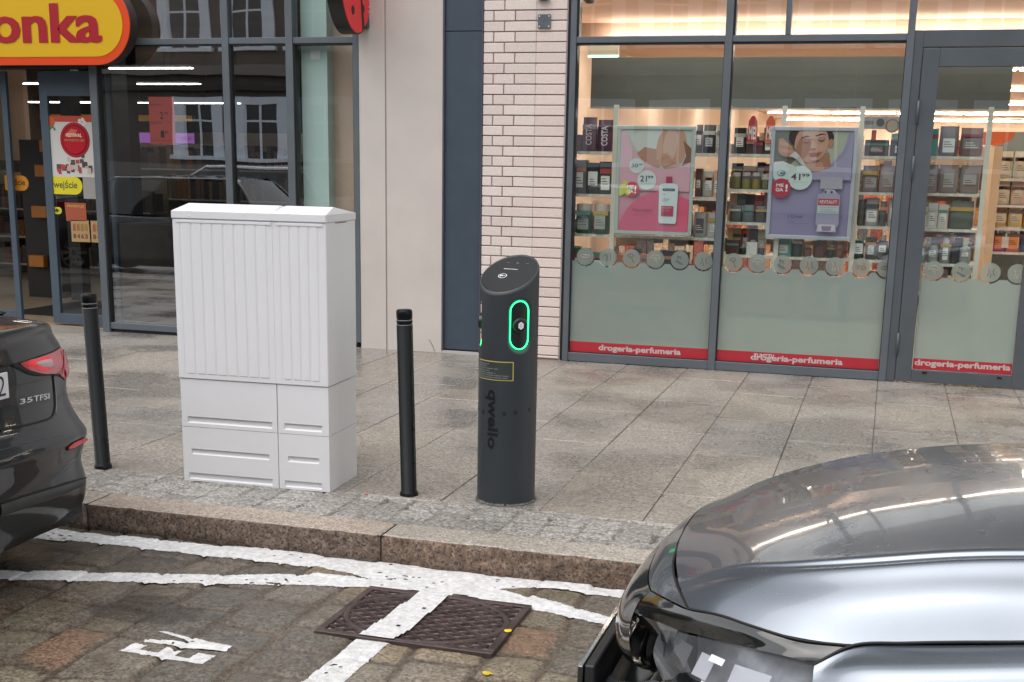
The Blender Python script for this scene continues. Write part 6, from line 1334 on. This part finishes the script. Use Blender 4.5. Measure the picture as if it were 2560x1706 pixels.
M_chrome = mat('lamp_chrome', (.80, .80, .82), .12, .9); M_white_l = mat('lamp_white', (.70, .69, .76), .25, .2)
for sg in (-1, 1):
    hside = hlb[0 if sg < 0 else 1]
    def hb(name, c0, ax, ay, m):   # small reflector plate
        V = [(c0[0]+ax[0]*a+ay[0]*b_, yB+sg*(c0[1]+ax[1]*a+ay[1]*b_), c0[2]+ax[2]*a+ay[2]*b_) for a, b_ in ((-1, -1), (1, -1), (1, 1), (-1, 1))]; mesh(name, V, [(0, 1, 2, 3)], m, hside)
    hb('reflector', (-.40, .55, .455), (.022, .028, .002), (.012, .004, .035), M_chrome); hb('reflector', (-.335, .615, .46), (.020, .025, .004), (.012, .002, .030), M_white_l)
    hb('reflector', (-.225, .715, .47), (.045, .045, .010), (.012, -.004, .036), M_white_l); hb('light_guide', (-.29, .67, .40), (.045, .050, .004), (.008, 0, .006), M_chrome); hb('light_guide', (-.185, .775, .455), (.045, .018, .025), (.004, 0, .004), M_chrome)
    hb('reflector', (-.30, .665, .50), (.018, .02, .003), (.004, .002, .009), flat((.9, .9, .92), .2, emit=.25)); hb('reflector', (-.325, .66, .425), (.012, .012, .0), (.003, .002, .014), flat((.9, .9, .92), .2, emit=.25))
# front wing and bumper
wing = []
for x, de, ze in ((-.080, .775, .560), (.0, .738, .598), (.1, .738, .616), (.2, .741, .631), (.4, .746, .662), (.8, .751, .729), (1.15, .751, .784)):
    f_ = min(1, (x+.08)/.2); wing.append([(x, de, ze), (x, de+.035*f_+.008, ze-.010), (x, .800+.03*f_, ze-.030), (x, .845+.02*f_, ze-.085), (x, .872+.015*f_, ze-.17), (x, .895, .30), (x, .90, .15), (x, .885, .0)])
both('front_wing', wing, yB, M_silver, Bc, 5, 5)
MB().tube([(p[0], yB-p[1], p[2]) for p in cr([(-.08, .770, .562), (.0, .735, .603), (.1, .736, .621), (.2, .738, .637), (.4, .743, .667), (.8, .748, .735), (1.15, .748, .79)], 6)], .0036, 6).build('wing_gap', M_seam, Bc, True)
bp = [[(-.664, 0, .17), (-.655, .12, .19), (-.640, .22, .235), (-.595, .33, .270), (-.530, .43, .315), (-.455, .512, .362), (-.412, .602, .338), (-.352, .702, .333), (-.225, .828, .393), (-.085, .828, .525)],
      [(-.690, 0, .13), (-.682, .12, .14), (-.660, .24, .17), (-.615, .36, .20), (-.550, .47, .235), (-.480, .57, .27), (-.420, .66, .27), (-.340, .76, .28), (-.21, .858, .33), (-.082, .862, .42)],
      [(-.690, 0, .02), (-.682, .12, .03), (-.660, .25, .05), (-.615, .40, .08), (-.550, .52, .10), (-.480, .62, .12), (-.420, .71, .13), (-.340, .80, .15), (-.21, .875, .2), (-.080, .890, .27)],
      [(-.640, 0, -.03), (-.632, .12, -.03), (-.61, .25, -.02), (-.57, .40, -.01), (-.51, .52, 0), (-.45, .62, 0), (-.40, .71, 0), (-.32, .80, 0), (-.20, .87, 0), (-.08, .885, 0)]]
both('bumper', bp, yB, M_silver, Bc, 5, 4)
box('plate_bracket', -.700, -.672, yB-.262, yB+.262, .155, .272, M_plastic, Bc, .004); box('plate_bracket_front', -.720, -.704, yB-.262, yB+.262, .158, .268, M_gblack, Bc, .003)
wheel(Bc, .22, yB-.80, -1, .33); wheel(Bc, .22, yB+.80, 1, .33); wheel(Bc, 2.85, yB-.80, -1, .33); wheel(Bc, 2.85, yB+.80, 1, .33)
rowsB = []
for z, rx, w_ in ((.12, .05, .885), (.30, 0, .90), (.50, .0, .905), (.68, .03, .893), (.80, .06, .875), (.90, .10, .80)):
    rowsB.append([(XRB-rx, 0, ZR+z), (XRB-rx-.02, .4, ZR+z), (XRB-rx-.1, .7, ZR+z), (XRB-rx-.35, w_-.02, ZR+z), (2.6, w_, ZR+z), (1.9, w_, ZR+z), (1.15, w_, ZR+z)])
both('body', rowsB, yB, M_silver, Bc)
both('shoulder', [[(x, d, z) for x, d, z in rowsB[-1]], [(x, d*.5, z+.02) for x, d, z in rowsB[-1]], [(x, 0, z+.03) for x, d, z in rowsB[-1]]], yB, M_silver, Bc)
greenhouse(Bc, XRB, 4.4, yB, (.15, .55, 1.9, 2.62), 1.02, 1.62, .80, .62, M_silver)
box('underbody', -.45, XRB-.1, yB-.8, yB+.8, ZR+.15, ZR+.5, M_plastic, Bc, .04)

# ---- cars that only show as reflections in the shop glass
simple_car('parked_car', 'dark hatchback parked nose to tail with the saloon, seen reflected in the shop glass', -8.15, 3.7, 4.1, paint('blue_black_paint', (.02, .025, .035), .3, .25), 'hatch')
simple_car('parked_car', 'white estate car across the street, seen reflected in the shop glass', -9.6, -1.3, 4.5, paint('white_paint', (.78, .82, .88), .1, .3), 'suv')
simple_car('parked_car', 'grey saloon across the street, seen reflected beyond the white estate car', -15.2, -1.2, 4.5, paint('mid_grey_paint', (.12, .13, .14), .4, .3), 'sedan')
# ------------------------------------------------------------------ the far side of the square, seen as reflections
M_stone = mat('dark_facade', (.115, .10, .09), .85, var=.2, scale=.8)
M_band = mat('stone_band', (.21, .19, .175), .8, var=.1, scale=1)
M_white = flat((.74, .80, .88), .6)
op = thing('old_tenement', 'old tenement with white framed windows facing the shops, seen reflected in the glass', 'building', (-12, -28, 0))
YB = -28
box('wall', -75, 30, YB-8, YB, 0, 13.0, M_stone, op); box('plinth', -75, 30, YB, YB+.12, 0, 1.3, M_band, op); box('cornice', -75, 30, YB, YB+.35, 4.9, 5.3, M_band, op); box('cornice', -75, 30, YB, YB+.25, 4.3, 4.5, flat((.05, .045, .04), .8), op); box('cornice', -75, 30, YB, YB+.5, 12.8, 13.3, M_band, op)
w0 = None
k = 0
for fl, (zb_, zt_) in enumerate(((1.75, 3.75), (6.1, 8.4), (9.6, 11.6))):
    x = -44.0+.05 if fl else -28.95
    while x < 16:
        fr = MB(); ww = 1.45; e = .46
        fr.box(x-e, x, YB-.0, YB+.09, zb_-.1, zt_+.3).box(x+ww, x+ww+e, YB, YB+.09, zb_-.1, zt_+.3).box(x, x+ww, YB, YB+.09, zt_, zt_+.3).box(x-e-.1, x+ww+e+.1, YB, YB+.22, zb_-.25, zb_-.1)
        f = fr.build('window_surround', M_white, op)
        sb = MB().box(x+ww/2-.05, x+ww/2+.05, YB, YB+.06, zb_-.1, zt_).box(x, x+ww/2-.05, YB, YB+.055, zb_+1.30, zb_+1.38).box(x+ww/2+.05, x+ww, YB, YB+.055, zb_+1.30, zb_+1.38).box(x, x+.07, YB, YB+.05, zb_-.1, zt_).box(x+ww-.07, x+ww, YB, YB+.05, zb_-.1, zt_)
        sb.build('sash', M_white, f); box('pane', x, x+ww, YB, YB+.012, zb_-.1, zt_, flat((.02, .025, .03), .12), f)
        x += 2.9; k += 1
